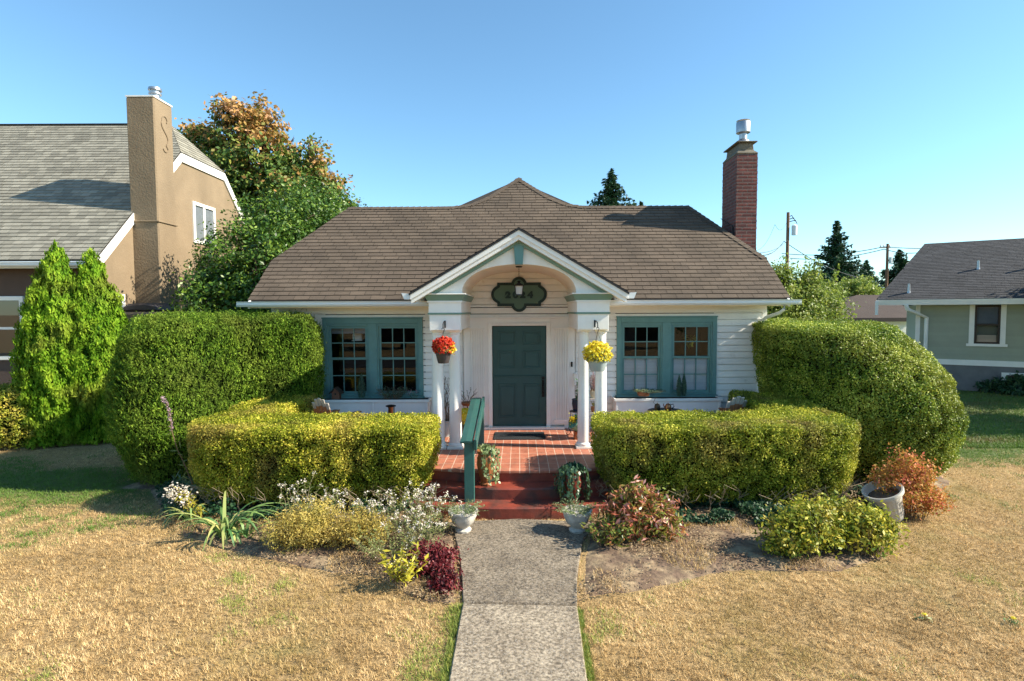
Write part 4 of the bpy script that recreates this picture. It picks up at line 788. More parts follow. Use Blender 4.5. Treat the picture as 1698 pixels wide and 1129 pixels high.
    # front window at frame edge
    g = MB(); yy = D1 + .33; x1 = P(38, 500, yy).x; x0 = x1 - 2.4; z0, z1 = P(20, 597, yy).z, P(20, 491, yy).z
    g.box((x0, yy, z0), (x1, yy + .06, z1)); fr = g.build('window_frame', 'white', o, bevel=.01)
    for k in range(3):
        xa = x1 - .10 - k * .78; 
        for za, zb in ((z0 + .1, (z0 + z1) / 2 - .03), ((z0 + z1) / 2 + .03, z1 - .1)): g = MB(); g.add([(xa - .62, yy - .003, za), (xa, yy - .003, za), (xa, yy - .003, zb), (xa - .62, yy - .003, zb)], [(0, 1, 2, 3)]); g.build('pane', 'glass_dark', fr)
    # masonry shoulder by the chimney
    g = MB(); g.box((w, 13.6, 0), (w + 1.1, 15.4, P(240, 517, 13.8).z)); g.build('chimney_shoulder', 'stucco_tan', o, bevel=.06)
    g = MB(); g.prism([(-.5, 0), (.5, 0), (.45, .16), (.2, .22), (-.3, .2)], (w + .5, 13.7, P(240, 517, 13.8).z + .002), (1, 0, 0), (0, 0, 1), (0, 1, 0), .9); tag(g.build('covered_grill', 'dark_plastic', bevel=.05), 'grey covered mound on the stucco ledge below the tall tan chimney', 'cover')
glassmat('glass_dark', .25, 1.6)
left_house()
# ------------------------------------------------------------------ right neighbour
def right_house():
    th = R(33); e1 = Vector((math.cos(th), -math.sin(th), 0)); e2 = Vector((math.sin(th), math.cos(th), 0)); Z = Vector((0, 0, 1))
    D0 = 20.0; c0 = P(1519, 560, D0); base = Vector((c0.x, c0.y, 0))
    def zat(px, py, along):   # height of a pixel lying on the wall at distance `along`
        p = base + e1 * along; return P(px, py, p.y).z
    def along(px):
        lo, hi = -5, 14
        for _ in range(40):
            mid = (lo + hi) / 2; p = base + e1 * mid
            if p.x / p.y * F + 861 < px: lo = mid
            else: hi = mid
        return lo
    o = thing('sage_house', tuple(base), 'single storey sage green clapboard house with dark shingle roof beyond the right lawn', 'house')
    zs0 = zat(1620, 606, along(1620)); zs1 = zat(1620, 597, along(1620)); ze = zat(1560, 505, along(1560)); zg = zs0
    L = 15; a0 = 0
    wa, wb = along(1607), along(1668); wz0, wz1 = zat(1640, 570, along(1640)), zat(1640, 506, along(1640))
    mb = MB(); facet(mb, base + Z * zs1, e1, Z, [(0, 0), (L, 0), (L, ze - zs1), (0, ze - zs1)], .105, 99, .012, 0, holes=[(wa + .05, wb - .05, wz0 - zs1, wz1 - zs1 + .3)], top=.001)
    mb.build('wall', 'green_siding', o)
    mb = MB(); mb.prism([(0, .02), (wa, .02), (wa, .22), (0, .22)], base + Z * .05, e1, e2, Z, ze - .05); mb.prism([(wb, .02), (L, .02), (L, 9), (0, 9), (0, .22), (wb, .22)], base + Z * .05, e1, e2, Z, ze - .05); mb.prism([(wa, .02), (wb, .02), (wb, .22), (wa, .22)], base + Z * .05, e1, e2, Z, wz0 - .05); mb.build('wall_core', 'green_siding', o)
    mb = MB(); mb.prism([(-.02, -.05), (L, -.05), (L, .02), (-.02, .02)], base + Z * zs0, e1, e2, Z, zs1 - zs0); mb.prism([(-.03, -.03), (.1, -.03), (.1, .02), (-.03, .02)], base + Z * zs1, e1, e2, Z, ze - zs1); mb.build('trim_board', 'white', o)
    mb = MB(); mb.prism([(0, -.015), (L, -.015), (L, .02), (0, .02)], base, e1, e2, Z, zs0); mb.build('foundation', 'concrete_wall', o)
    va, vb = along(1664), along(1720); vz0, vz1 = zat(1680, 642, along(1680)), zat(1680, 618, along(1680)); mb = MB()
    mb.prism([(va, 0), (vb, 0), (vb, .03), (va, .03)], base - e2 * .05 + Z * vz0, e1, e2, Z, vz1 - vz0); vt = mb.build('vent_window', 'white', o)
    mb = MB(); mb.prism([(va + .12, 0), (vb, 0), (vb, .01), (va + .12, .01)], base - e2 * .062 + Z * (vz0 + .06), e1, e2, Z, vz1 - vz0 - .14); mb.build('pane', 'dark_brown', vt)
    # window
    wz1 += .0; f = .14; g = MB()
    for (x0, x1, z0, z1) in ((wa, wa + f, wz0, ze - .02), (wb - f, wb, wz0, ze - .02), (wa - .06, wb + .06, wz0 - .09, wz0)): g.prism([(x0, -.05), (x1, -.05), (x1, .02), (x0, .02)], base + Z * z0, e1, e2, Z, z1 - z0)
    wn = g.build('window', 'white', o); g = MB(); f2 = .06; xa, xb = wa + f, wb - f; zm = (wz0 + wz1) / 2
    for (x0, x1, z0, z1) in ((xa, xa + f2, wz0, wz1), (xb - f2, xb, wz0, wz1), (xa + f2, xb - f2, wz0, wz0 + f2), (xa + f2, xb - f2, wz1 - f2, wz1), (xa + f2, xb - f2, zm - .03, zm + .03)): g.prism([(x0, -.03), (x1, -.03), (x1, .03), (x0, .03)], base + Z * z0, e1, e2, Z, z1 - z0)
    g.build('sash', 'dark_brown', wn); g = MB(); g.add([base + e1 * xa + Z * wz0, base + e1 * xb + Z * wz0, base + e1 * xb + Z * wz1, base + e1 * xa + Z * wz1], [(0, 1, 2, 3)]); g.build('pane', 'glass_bright', wn)
    g = MB(); g.prism([(xa, .10), (xb, .10), (xb, .11), (xa, .11)], base + Z * zm, e1, e2, Z, wz1 - zm); g.build('blind', 'curtain', wn); g = MB(); g.prism([(xa - .1, 1.2), (xb + .1, 1.2), (xb + .1, 1.3), (xa - .1, 1.3)], base + Z * (wz0 - .3), e1, e2, Z, wz1 - wz0 + .6)
    tip = [(xa + .1, .12), (xb - .08, .12), (xb - .08, .13), (xa + .1, .13)]; g.prism(tip, base + Z * wz0, e1, e2, Z, (zm - wz0) * .45); g.build('drapery', 'cream', wn)
    # roof
    oh = .55; rk = -1.25; pe = base - e2 * oh; ev = zat(1560, 496, along(1560)) - .0; 
    wd = 4.2; tp = base + e1 * (rk + 1.0) + e2 * wd
    lo, hi = rk, rk + 6
    for _ in range(40):
        hs = (lo + hi) / 2; tp = base + e1 * hs + e2 * wd
        if tp.x / tp.y * F + 861 < 1529: lo = hs
        else: hi = hs
    hs -= rk; rzt = P(1529, 404, tp.y).z; sl = (rzt - ev) / (wd + oh); vl = math.sqrt(1 + sl * sl)
    Vd = (e2 + Z * sl); O = base - e2 * oh + Z * ev + e1 * rk
    mb = MB(); facet(mb, O, e1, Vd, [(0, 0), (L - rk, 0), (L - rk, (wd + oh) * vl), (hs, (wd + oh) * vl)], .14, .25, .012, .003, .37, .3); r = mb.build('roof', 'roof_right', o)
    mb = MB(); T = O + Vd * (wd + oh) + e1 * hs; B = O + e2 * 2 * (wd + oh)
    q = -Z * .006
    sheet(mb, [O + q, O + e1 * (L - rk) + q, T + e1 * (L - rk - hs) + q, T + q], .05); sheet(mb, [B + e1 * (L - rk), B, T - Z * .01, T + e1 * (L - rk - hs) - Z * .01], .05); sheet(mb, [B, O, T - Z * .01], .05); mb.build('roof_underlay', 'underlay', r)
    g = MB(); g.prism([(rk, -oh - .03), (L, -oh - .03), (L, -oh), (rk, -oh)], base + Z * (ev - .20), e1, e2, Z, .19); g.prism([(rk + .02, -oh), (L, -oh), (L, 0), (rk + .02, 0)], base + Z * (ev - .1), e1, e2, Z, .03); g.build('fascia', 'cream', o)
    g = MB(); g.prism([(rk - .02, -oh - .09), (rk + .08, -oh - .09), (rk + .08, -oh + .03), (rk - .02, -oh + .03)], base + Z * (ev - .55), e1, e2, Z, .5); g.build('bracket', 'white', o)
    dsp = base + e1 * .28 - e2 * .06; g = MB(); g.tube([base + e1 * -.35 - e2 * (oh + .02) + Z * (ev - .18), base + e1 * -.3 - e2 * oh + Z * (ev - .35), dsp + Z * (ev - .65), dsp + Z * .3], .07, 8); g.build('downspout', 'white', o, smooth=True)
    for px, py, s in ((1507, 485, .055), (1622, 446, .055), (1703, 446, .055)):
        lo, hi = 15, 35
        # hit the roof plane
        d = ray(px, py); n = e1.cross(Vd).normalized(); t = (O - Vector((0, 0, H))).dot(n) / d.dot(n); h = Vector((0, 0, H)) + d * t
        g = MB(); g.lathe([(s * 1.4, -.1), (s * .9, .05), (s * .7, .30), (s * .75, .32), (.001, .33)], h, 10); g.build('vent_pipe', 'galvanised', r)
right_house()
# ------------------------------------------------------------------ far buildings
def garage():
    D = 30.0; o = thing('garage', (P(1450, 560, D).x, D, 0), 'low white garage with brown roof behind the tall right hedge', 'garage')
    x0, x1 = P(1345, 527, D).x, P(1530, 527, D).x; z0 = P(1450, 527, D).z; rD_ = D + 4; z1 = P(1430, 489, rD_).z; xr = P(1420, 489, rD_).x
    g = MB(); g.box((x0 + .4, D + .4, 0), (x1 - .5, D + 7.6, z0)); g.build('wall', 'white', o)
    g = MB(); sheet(g, [(x0, D, z0), (x1, D, z0), (x1 + .6, rD_, z1), (xr, rD_, z1)], .12); sheet(g, [(x1, D + 8, z0), (x0, D + 8, z0), (xr, rD_, z1 - .01), (x1 + .6, rD_, z1 - .01)], .12); sheet(g, [(x0, D + 8, z0), (x0, D, z0), (xr, rD_, z1 - .02)], .12); g.build('roof', 'roof_garage', o)
    g = MB(); g.box((x0, D - .06, z0 - .2), (x1, D - .005, z0 - .02)); g.build('fascia', 'dark_brown', o)
garage()
def far_house(name, D, px0, px1, pyr, pye, mat_, label, wall='white'):
    o = thing(name, (P((px0 + px1) / 2, 500, D).x, D, 0), label, 'house'); x0, x1 = P(px0, pye, D).x, P(px1, pye, D).x; ze = P((px0 + px1) / 2, pye, D).z; zr = P((px0 + px1) / 2, pyr, D + 4).z; i = (x1 - x0) * .18
    g = MB(); g.box((x0 + .5, D + .5, 0), (x1 - .5, D + 7.5, ze)); g.build('wall', wall, o)
    g = MB(); sheet(g, [(x0, D, ze), (x1, D, ze), (x1 - i, D + 4, zr), (x0 + i, D + 4, zr)], .2); sheet(g, [(x1, D + 8, ze), (x0, D + 8, ze), (x0 + i, D + 4, zr - .01), (x1 - i, D + 4, zr - .01)], .2); sheet(g, [(x1, D, ze), (x1, D + 8, ze), (x1 - i, D + 4, zr)], .2); sheet(g, [(x0, D + 8, ze), (x0, D, ze), (x0 + i, D + 4, zr)], .2); g.build('roof', mat_, o)
    g = MB(); g.box((x0, D - .08, ze - .3), (x1, D - .005, ze - .03)); g.build('fascia', 'gutter', o)
far_house('distant_house', 62, 1340, 1456, 458, 480, 'roof_dark', 'distant house with dark blue grey roof under the tall fir')
far_house('distant_house', 80, 1425, 1485, 471, 489, 'roof_pale', 'distant house with pale metallic roof in front of the utility pole')
# hills
g = MB(); hv = []; hf = []
for i in range(60):
    a = -1.0 + i * .034 * 1.0; x = a * 3500; h = 110 + 45 * noise.noise((i * .23, 3, 1)) + 15 * noise.noise((i * .9, 1, 1)); hv += [(x, 3000, -20), (x, 3100, h), (x, 4500, -20)]
for i in range(59): hf += [(i * 3, i * 3 + 3, i * 3 + 4, i * 3 + 1), (i * 3 + 1, i * 3 + 4, i * 3 + 5, i * 3 + 2)]
g.add(hv, hf); tag(g.build('hills', 'hill', smooth=True), kind='structure')
# utility poles and wires
def pole(px, pyt, D, r, label, arm, yb=0):
    p = P(px, pyt, D); o = thing('utility_pole', (p.x, D, 0), label, 'utility pole'); g = MB(); g.tube([(p.x, D, 0), (p.x, D, p.z)], r, 10, r * .75); g.build('pole', 'pole_wood', o, smooth=True)
    if arm:
        g = MB(); a = P(px - 13, pyt + 6, D); b = P(px + 4, pyt + 6, D); g.box((a.x, D - .1, a.z - .06), (b.x, D + .05, a.z + .06)); g.build('crossarm', 'pole_wood', o)
        for q in (-12, -7, 3): g = MB(); c = P(px + q, pyt + 5, D); g.lathe([(.001, 0), (.05, 0), (.07, .1), (.04, .2), (.001, .22)], (c.x, D - .03, a.z + .06), 8); g.build('insulator', 'gutter', o)
        c = P(px + 4, pyt + 27, D); g = MB(); g.lathe([(.001, -.4), (.16, -.4), (.16, .3), (.001, .32)], (c.x, D - .1, c.z), 10); g.build('transformer', 'gutter', o)
    else:
        c = P(px + 9, pyt + 30, D); g = MB(); g.lathe([(.001, -.35), (.17, -.33), (.18, .3), (.08, .38), (.001, .4)], (c.x, D - .1, c.z), 12); g.build('transformer', 'gutter', o, smooth=True)
        g = MB()
        for k in range(3): q = P(px + 6 + k * 3, pyt + 8 + k * 4, D); g.tube([(p.x, D, q.z), (q.x, D, q.z + .12), (q.x + .12, D, q.z - .12)], .03, 5)
        g.build('insulator_bracket', 'black_metal', o)
pole(1307, 352, 38, .13, 'tall brown wooden utility pole with transformer right behind the pale green tree', False)
pole(1472, 404, 62, .17, 'distant wooden utility pole with crossarm between the two fir trees', True)
def wire(pts, label, r=.028):
    g = MB(); out_ = []
    for (a, b), sag in zip(zip(pts, pts[1:]), [.5] * 9):
        for i in range(12): t = i / 12; out_.append(a.lerp(b, t) - Vector((0, 0, sag * 4 * t * (1 - t))))
    out_.append(pts[-1]); g.tube(out_, r, 4); o = g.build('power_line', 'wire'); tag(o, label, 'cable', 'overhead power lines')
wire([P(1245, 417, 30), P(1300, 400, 38), P(1440, 462, 50)], 'overhead line sagging left and right from the tall near pole')
wire([P(1296, 420, 70), P(1466, 409, 62), P(1700, 398, 60)], 'upper overhead line to the crossarm of the distant pole', .04)
wire([P(1310, 428, 70), P(1466, 413, 62), P(1560, 411, 60)], 'lower overhead line just under the upper one at the distant pole', .04)
wire([P(1250, 415, 36), P(1285, 372, 37), P(1306, 365, 38)], 'thin slanting guy wire left of the tall near pole', .012)
# ------------------------------------------------------------------ hedges
def sc(pts, s, k=7): return catmull(pts, k)
yw_ = [  # tall left hedge: (z, control points)
    (.05, [(-4.1, 10.75), (-4.1, 10.25), (-4.8, 9.95), (-5.1, 9.5), (-5.4, 9.0), (-6.0, 8.8), (-6.5, 9.3), (-6.6, 10.3), (-6.6, 12.9), (-5.3, 12.6)]),
    (.9, [(-3.90, 10.8), (-3.88, 10.1), (-4.7, 9.75), (-5.1, 9.2), (-5.5, 8.65), (-6.2, 8.55), (-6.85, 9.15), (-7.0, 10.3), (-7.0, 13.0), (-5.3, 12.7)]),
    (1.7, [(-3.86, 10.8), (-3.84, 10.05), (-4.7, 9.70), (-5.1, 9.2), (-5.5, 8.7), (-6.15, 8.6), (-6.85, 9.15), (-7.05, 10.3), (-7.0, 13.0), (-5.3, 12.7)]),
    (2.5, [(-3.88, 10.8), (-3.88, 10.1), (-4.7, 9.75), (-5.1, 9.3), (-5.5, 8.85), (-6.1, 8.8), (-6.6, 9.25), (-6.75, 10.3), (-6.9, 12.9), (-5.3, 12.6)]),
    (2.74, [(-3.98, 10.7), (-4.0, 10.15), (-4.75, 9.82), (-5.15, 9.4), (-5.5, 9.0), (-6.05, 8.95), (-6.5, 9.35), (-6.65, 10.3), (-6.7, 12.7), (-5.3, 12.5)]),
    (2.81, [(-4.15, 10.6), (-4.2, 10.3), (-4.85, 10.0), (-5.25, 9.55), (-5.55, 9.15), (-6.0, 9.12), (-6.35, 9.5), (-6.5, 10.3), (-6.5, 12.4), (-5.4, 12.3)])]
hedge('yew_hedge', [(z, sc(p, 0)) for z, p in yw_], 'yew', 210000, .048, .014, 'tall dark green clipped yew hedge at the left corner of the cottage', axis=np.array([0, -.25, .9]), ja=.5, rough=.07, depth=.15, fuzz=.09, jn=.8, sprigs=4500, sprig_l=.10)
lowL = [(-1.32, 7.62), (-1.32, 8.72), (-2.5, 8.78), (-3.75, 8.9), (-3.72, 10.1), (-4.05, 10.35), (-4.75, 9.8), (-4.85, 8.4), (-4.7, 7.75), (-4.1, 7.5), (-3.0, 7.47), (-2.0, 7.5)]
lowR = [((-x - .10 if x > -2 else -x + .10), y) for x, y in lowL[::-1]]
def lowrings(c):
    c = catmull(c, 6); return [(.12, inset(c, .20)), (.40, inset(c, .08)), (.8, inset(c, .0)), (lambda p: 1.14 + max(0, p[1] - 8.8) * .07, inset(c, .0)), (lambda p: 1.21 + max(0, p[1] - 8.8) * .07, inset(c, .018)), (lambda p: 1.25 + max(0, p[1] - 8.8) * .07, inset(c, .07))]
hedge('boxwood_hedge', lowrings(lowL), 'box_gold', 175000, .026, .0175, 'low golden yellow clipped hedge left of the steps', rough=.035, depth=.13, jn=1.0, fuzz=.035, core='box_core')
hedge('boxwood_hedge', lowrings(lowR), 'box_green', 175000, .026, .0175, 'low yellow green clipped hedge right of the steps', rough=.035, depth=.13, jn=1.0, fuzz=.035, core='box_core')
tr = [
    (.05, [(4.9, 10.8), (4.9, 9.95), (5.2, 9.3), (5.8, 8.75), (6.5, 8.70), (6.85, 9.2), (6.9, 10.5), (6.0, 11.8), (5.0, 11.6)]),
    (.5, [(4.8, 10.8), (4.75, 9.85), (5.15, 9.15), (5.8, 8.5), (6.7, 8.45), (7.05, 9.0), (7.2, 10.5), (6.1, 11.9), (5.0, 11.7)]),
    (1.1, [(4.72, 10.8), (4.65, 9.8), (5.1, 9.1), (5.85, 8.42), (6.8, 8.42), (7.17, 9.0), (7.3, 10.5), (6.2, 12), (5.0, 11.8)]),
    (1.7, [(4.62, 10.8), (4.55, 9.75), (5.0, 9.1), (5.8, 8.6), (6.7, 8.62), (7.1, 9.2), (7.25, 10.6), (6.1, 12), (5.0, 11.8)]),
    (2.2, [(4.55, 10.8), (4.5, 9.7), (4.95, 9.2), (5.7, 8.95), (6.5, 9.05), (6.92, 9.55), (7.1, 10.7), (6.0, 11.9), (5.0, 11.7)]),
    (lambda p: 2.50 + (p[1] - 9.5) * .05, [(4.55, 10.8), (4.52, 9.75), (4.95, 9.35), (5.5, 9.25), (6.3, 9.4), (6.7, 9.85), (6.85, 10.8), (5.9, 11.8), (5.0, 11.6)]),
    (lambda p: 2.56 + (p[1] - 9.5) * .05, [(4.65, 10.7), (4.65, 9.9), (5.0, 9.55), (5.5, 9.45), (6.2, 9.6), (6.5, 10.0), (6.65, 10.7), (5.9, 11.6), (5.0, 11.4)])]
hedge('privet_hedge', [(z, sc(p, 0)) for z, p in tr], 'box_green_tall', 210000, .031, .021, 'tall rounded clipped hedge leaning outward at the right corner of the cottage', rough=.03, depth=.13, jn=.9, fuzz=.035, core='box_core')
def woody(fp, zt, n, label):
    c = catmull(fp, 10); c = inset(c, .10); g = MB()
    for i in range(n):
        p = random.choice(c)
        if p[1] > 8.9: continue
        x, y = p[0] + random.gauss(0, .03), p[1] + random.gauss(0, .03) + .06; q = Vector((x, y, 0)); pts = [q]
        for k in range(1, 5): pts.append(q + Vector((random.gauss(0, .05) * k * .6, -.03 * k + random.gauss(0, .02), zt * k / 4)))
        g.tube(pts, random.uniform(.006, .012), 5, .004)
        for _ in range(3): a = pts[random.choice((2, 3))]; g.tube([a, a + Vector((random.gauss(0, .06), -.04, .10)), a + Vector((random.gauss(0, .10), -.09, .22))], .004, 4, .002)
    return g
for o, fp in ((bpy.data.objects['boxwood_hedge'], lowL), (bpy.data.objects['boxwood_hedge.001'], lowR)): woody(fp, .30, 60, '').build('woody_stem', 'stem_pale', o)['kind'] = 'stuff'
# arborvitae pair
def arbor(px, pyt, pyb, D, wpx, label, n=42000):
    b = G(px, pyb); D = b.y; top = P(px, pyt, D).z; r = wpx / F * D / 2; c = np.array([b.x, b.y + r * .4])
    o = thing('arborvitae', (c[0], c[1], 0), label, 'conifer shrub', 'arborvitae pair beside the stucco house')
    rings = []
    for t, k in ((0, .82), (.12, .98), (.3, 1.0), (.5, .93), (.68, .74), (.82, .50), (.92, .26), (.985, .07), (1, .015)):
        rings.append((max(.04, t * top), [(c[0] + r * k * math.cos(a) * (1 + .05 * math.sin(3 * a + 2)), c[1] + r * k * math.sin(a)) for a in np.linspace(0, 2 * math.pi, 25)[:-1]]))
    V, T = loft_core(rings); Pt, N = sample(V, T, n)
    d = nz(Pt, 3.2, 3) * .13 + nz(Pt * [1, 1, .5], 8, 7) * .12; Pt = Pt + N * (d - RNG.random(n) ** 1.3 * .12)[:, None]
    quads('foliage', leafV(Pt, N, .10, .03, np.array([0, 0, 1.4]) + N * .5, .5, .4), .5 + RNG.normal(0, .17, n) + d * 2.5, 'arborvitae', o)
    g = MB(); vn = np.array([[q[0] - c[0], q[1] - c[1], 0] for q in V]); g.v = [tuple(q * [1, 1, .90]) for q in V - nrm(vn) * .17]; g.f = [list(t) for t in T]; g.a = [.1] * len(T); g.build('shade_core', 'yew_core', o)  # solid dark hull for the shade behind the sprays
    g = MB(); g.tube([(c[0], c[1], 0), (c[0], c[1], top * .9)], .1, 7, .03); g.build('trunk', 'bark', o)
arbor(88, 398, 738, 11.9, 118, 'bright green arborvitae with a double tip, left one of the pair')
arbor(150, 412, 733, 11.9, 112, 'bright green arborvitae nearer the yew hedge, right one of the pair')
def blob_hedge(name, px, pyb, w, h, d, m, label, n, L, W, cat='shrub', core='yew_core'):
    b = G(px, pyb); c = (b.x, b.y + d / 2); rings = []
    for t, k in ((.03, .75), (.25, .95), (.5, 1), (.72, .92), (.88, .7), (.97, .4), (1, .15)): rings.append((t * h, [(c[0] + w / 2 * k * math.cos(a), c[1] + d / 2 * k * math.sin(a)) for a in np.linspace(0, 2 * math.pi, 21)[:-1]]))
    return hedge(name, rings, m, n, L, W, label, cat, rough=.08, depth=.08, core=core, fuzz=.12)
blob_hedge('rounded_shrub', -28, 752, 1.9, 1.35, 1.4, 'weigela', 'small rounded green shrub cut by the left edge of the picture', 16000, .05, .025)
# ------------------------------------------------------------------ trees
def tree(name, base, blobs, mats, n, clump, L, W, label, cat='tree', trunk_r=.15, hfork=.35, group=None, core=False):
    o = thing(name, base, label, cat, group); b = Vector(base); topz = max(q[2] for q in blobs)
    g = MB(); f = b + Vector((0, 0, (topz) * hfork)); g.tube([b, (b + f) / 2 + Vector((.1, 0, 0)), f], trunk_r, 8, trunk_r * .7)
    for q in blobs:
        c = Vector(q[:3]); mid = f.lerp(c, .5) + Vector((random.uniform(-.2, .2), random.uniform(-.2, .2), .1)); g.tube([f, mid, c], trunk_r * .55, 6, trunk_r * .15)
        for _ in range(9):
            d = Vector((random.gauss(0, 1), random.gauss(0, 1), random.gauss(.2, .9))).normalized(); e = c + Vector((d.x * q[3], d.y * q[4], d.z * q[5])) * .92; g.tube([mid.lerp(c, .6), (c + e) / 2 + Vector((0, 0, .08)), e], trunk_r * .16, 4, trunk_r * .03)
    g.build('trunk', 'bark', o)
    V, lv, Pt = crownV(blobs, n, clump, L, W)
    if callable(mats):
        sel = mats(Pt)
        for mname, s in sel: quads('foliage', V[s], lv[s], mname, o)
    else: quads('crown', V, lv, mats, o)
    return o
def B(px, py, D, r, rz_=None, ry_=None): p = P(px, py, D); return (p.x, p.y, p.z, r, ry_ or r, rz_ or r)
def maple_sel(Pt):
    z = Pt[:, 2]; x = Pt[:, 0]; s = (z - 6.9) / 3.4 + (x + 11) * .07 + nz(Pt, .55, 11) * 1.0 + RNG.normal(0, .35, len(Pt)); f = s > .78; return [('maple_top', f), ('maple', ~f)]
mb_ = [B(395, 215, 22, 1.0, 1.05), B(430, 290, 22, 1.7), B(365, 285, 22.5, 1.4), B(500, 285, 22, 1.15), B(475, 350, 22, 1.9), B(535, 330, 22, 1.05), B(400, 370, 23, 2.2), B(330, 250, 23, 1.0), B(550, 370, 22, 1.0), B(450, 420, 23, 2.4), B(312, 228, 23.5, .5), B(440, 215, 22.3, .7), B(570, 345, 22, .45), B(372, 188, 22, .45, .6), B(432, 192, 22.4, .4, .6), B(345, 232, 22.6, .5), B(520, 252, 22, .45, .6), B(478, 250, 22, .5, .7), B(548, 300, 22, .45)]
tree('maple_tree', (P(430, 500, 22.5).x, 22.5, 0), mb_, maple_sel, 50000, .17, .17, .11, 'large maple turning orange at its top behind the stucco house', trunk_r=.28, hfork=.3)
lb = [B(395, 425, 13.5, .85, .95), B(358, 478, 13.2, .62, .70), B(440, 455, 13.3, .9, 1.2), B(385, 510, 13.4, 1.2, .9), B(440, 390, 14.6, .95), B(490, 380, 15.8, 1.1), B(470, 430, 14.8, 1.2), B(520, 365, 17.5, 1.2), B(560, 370, 18.5, 1.0), B(500, 345, 17.5, .8), B(540, 400, 17, 1.2), B(440, 530, 13.2, .9)]
tree('laurel_tree', (P(400, 560, 14).x - .3, 14, 0), lb, 'laurel', 62000, .13, .10, .052, 'glossy dark green laurel filling the gap between the cottage and stucco house', trunk_r=.12, hfork=.3)
ab = [B(1325, 500, 18, .85, .75), B(1290, 482, 18, .65, .8), B(1355, 508, 18, .7, .6), B(1320, 528, 17.6, 1.0, .6), B(1372, 492, 18.3, .4, .45), B(1292, 452, 18, .32, .4), B(1338, 468, 18, .35, .4), B(1392, 520, 18, .4, .35), B(1280, 510, 17.6, .8, .8)]
ap = tree('apple_tree', (P(1330, 560, 18).x, 18, 0), ab, 'apple', 21000, .12, .10, .05, 'pale yellow green orchard tree with upright shoots right of the cottage roof', trunk_r=.1, hfork=.3)
g = MB(); sp_ = []
for k in range(34):
    px = random.uniform(1278, 1388); q0 = P(px, 480 + random.uniform(-15, 20), 18 + random.uniform(-.4, .4)); q1 = P(px + random.uniform(-6, 14), random.uniform(425, 462) + abs(px - 1330) * .2, q0.y); g.tube([q0, (q0 + q1) / 2, q1], .008, 4, .003)
    for t in np.arange(.25, 1.02, .075): sp_.append(np.array(q0.lerp(q1, t)) + RNG.normal(0, .03, 3)); sp_.append(np.array(q0.lerp(q1, t)) + RNG.normal(0, .04, 3))
g.build('water_shoot', 'stem', ap); sp_ = np.array(sp_); quads('shoot_foliage', leafV(sp_, RNG.normal(0, 1, sp_.shape), .13, .055), RNG.normal(.4, .2, len(sp_)), 'apple', ap)
tree('background_shrub', (P(1420, 520, 36).x, 36, 0), [B(1400, 482, 36, 1.1, .7), B(1425, 478, 36, 1.0, .7), B(1385, 485, 36, .9, .6), B(1445, 486, 36, .7, .4)], 'apple', 7000, .16, .16, .09, 'olive green bushes above the brown garage roof', 'shrub', .1)
def fir(px, pyt, pyw, wpx, D, label, tiers=26, dens=1.0, lean=0):
    p = P(px, pyt, D); z1 = p.z; zw = P(px, pyw, D).z; rw = wpx / F * D / 2; o = thing('fir_tree', (p.x, D, 0), label, 'fir tree', 'fir trees on the skyline')
    g = MB(); g.tube([(p.x, D, 0), (p.x + lean, D, z1)], .32, 7, .02); g.build('trunk', 'bark', o)
    br = MB(); C_ = []; Ax = []; N_ = []; slope = rw / (z1 - zw)
    z = z1 - .15; 
    while z > max(1, zw - 2 * (z1 - zw)) and z > 1:
        r = min(rw * 1.25, slope * (z1 - z) + .15); nb = max(4, int(5 + r * 2.2 * dens))
        for k in range(nb):
            a = random.uniform(0, 2 * math.pi); L = r * random.uniform(.55, 1.15); s = Vector((p.x, D, z + random.uniform(-.2, .2))); d = Vector((math.cos(a), math.sin(a), 0))
            e = s + d * L + Vector((0, 0, .10 * L - .22 * L + random.uniform(-.1, .15) * L)); m_ = s.lerp(e, .5) - Vector((0, 0, .13 * L)); br.tube([s, m_, e], .035 + .008 * L, 4, .01)
            for t in np.arange(.12, 1.03, .30 / max(.6, L)):
                c = (s.lerp(m_, t * 2) if t < .5 else m_.lerp(e, t * 2 - 1)); wd = (.16 + .34 * (1 - t)) * min(1, L)
                for q in range(7):
                    sd = Vector((-d.y, d.x, 0)) * random.uniform(-1, 1) * wd; C_.append(c + sd + Vector((0, 0, random.uniform(-.22, .08)))); Ax.append(d * .6 + sd.normalized() * .8 + Vector((0, 0, -.35))); N_.append((0, 0, 1))
        z -= max(.22, (z1 - max(1, zw)) / tiers * random.uniform(.8, 1.25))
    br.build('branch', 'bark', o); C_ = np.array(C_); quads('needle_foliage', leafV(C_, np.array(N_, float), .50 * (D / 60) ** .5, .17 * (D / 60) ** .5, np.array(Ax), .6, .25), RNG.normal(.45, .22, len(C_)), 'fir', o)
fir(1014, 282, 345, 88, 48, 'small dark fir tip rising just above the cottage ridge', 20)
fir(1388, 366, 465, 108, 60, 'tall dark spruce between the two utility poles', 20, 1.1)
fir(1437, 432, 462, 34, 75, 'small pointed fir right of the tall spruce', 12)
fir(1492, 413, 470, 84, 66, 'dark fir standing behind the sage house roof edge', 16)
fir(1063, 336, 346, 12, 62, 'tiny fir tip barely showing over the cottage ridge', 6)
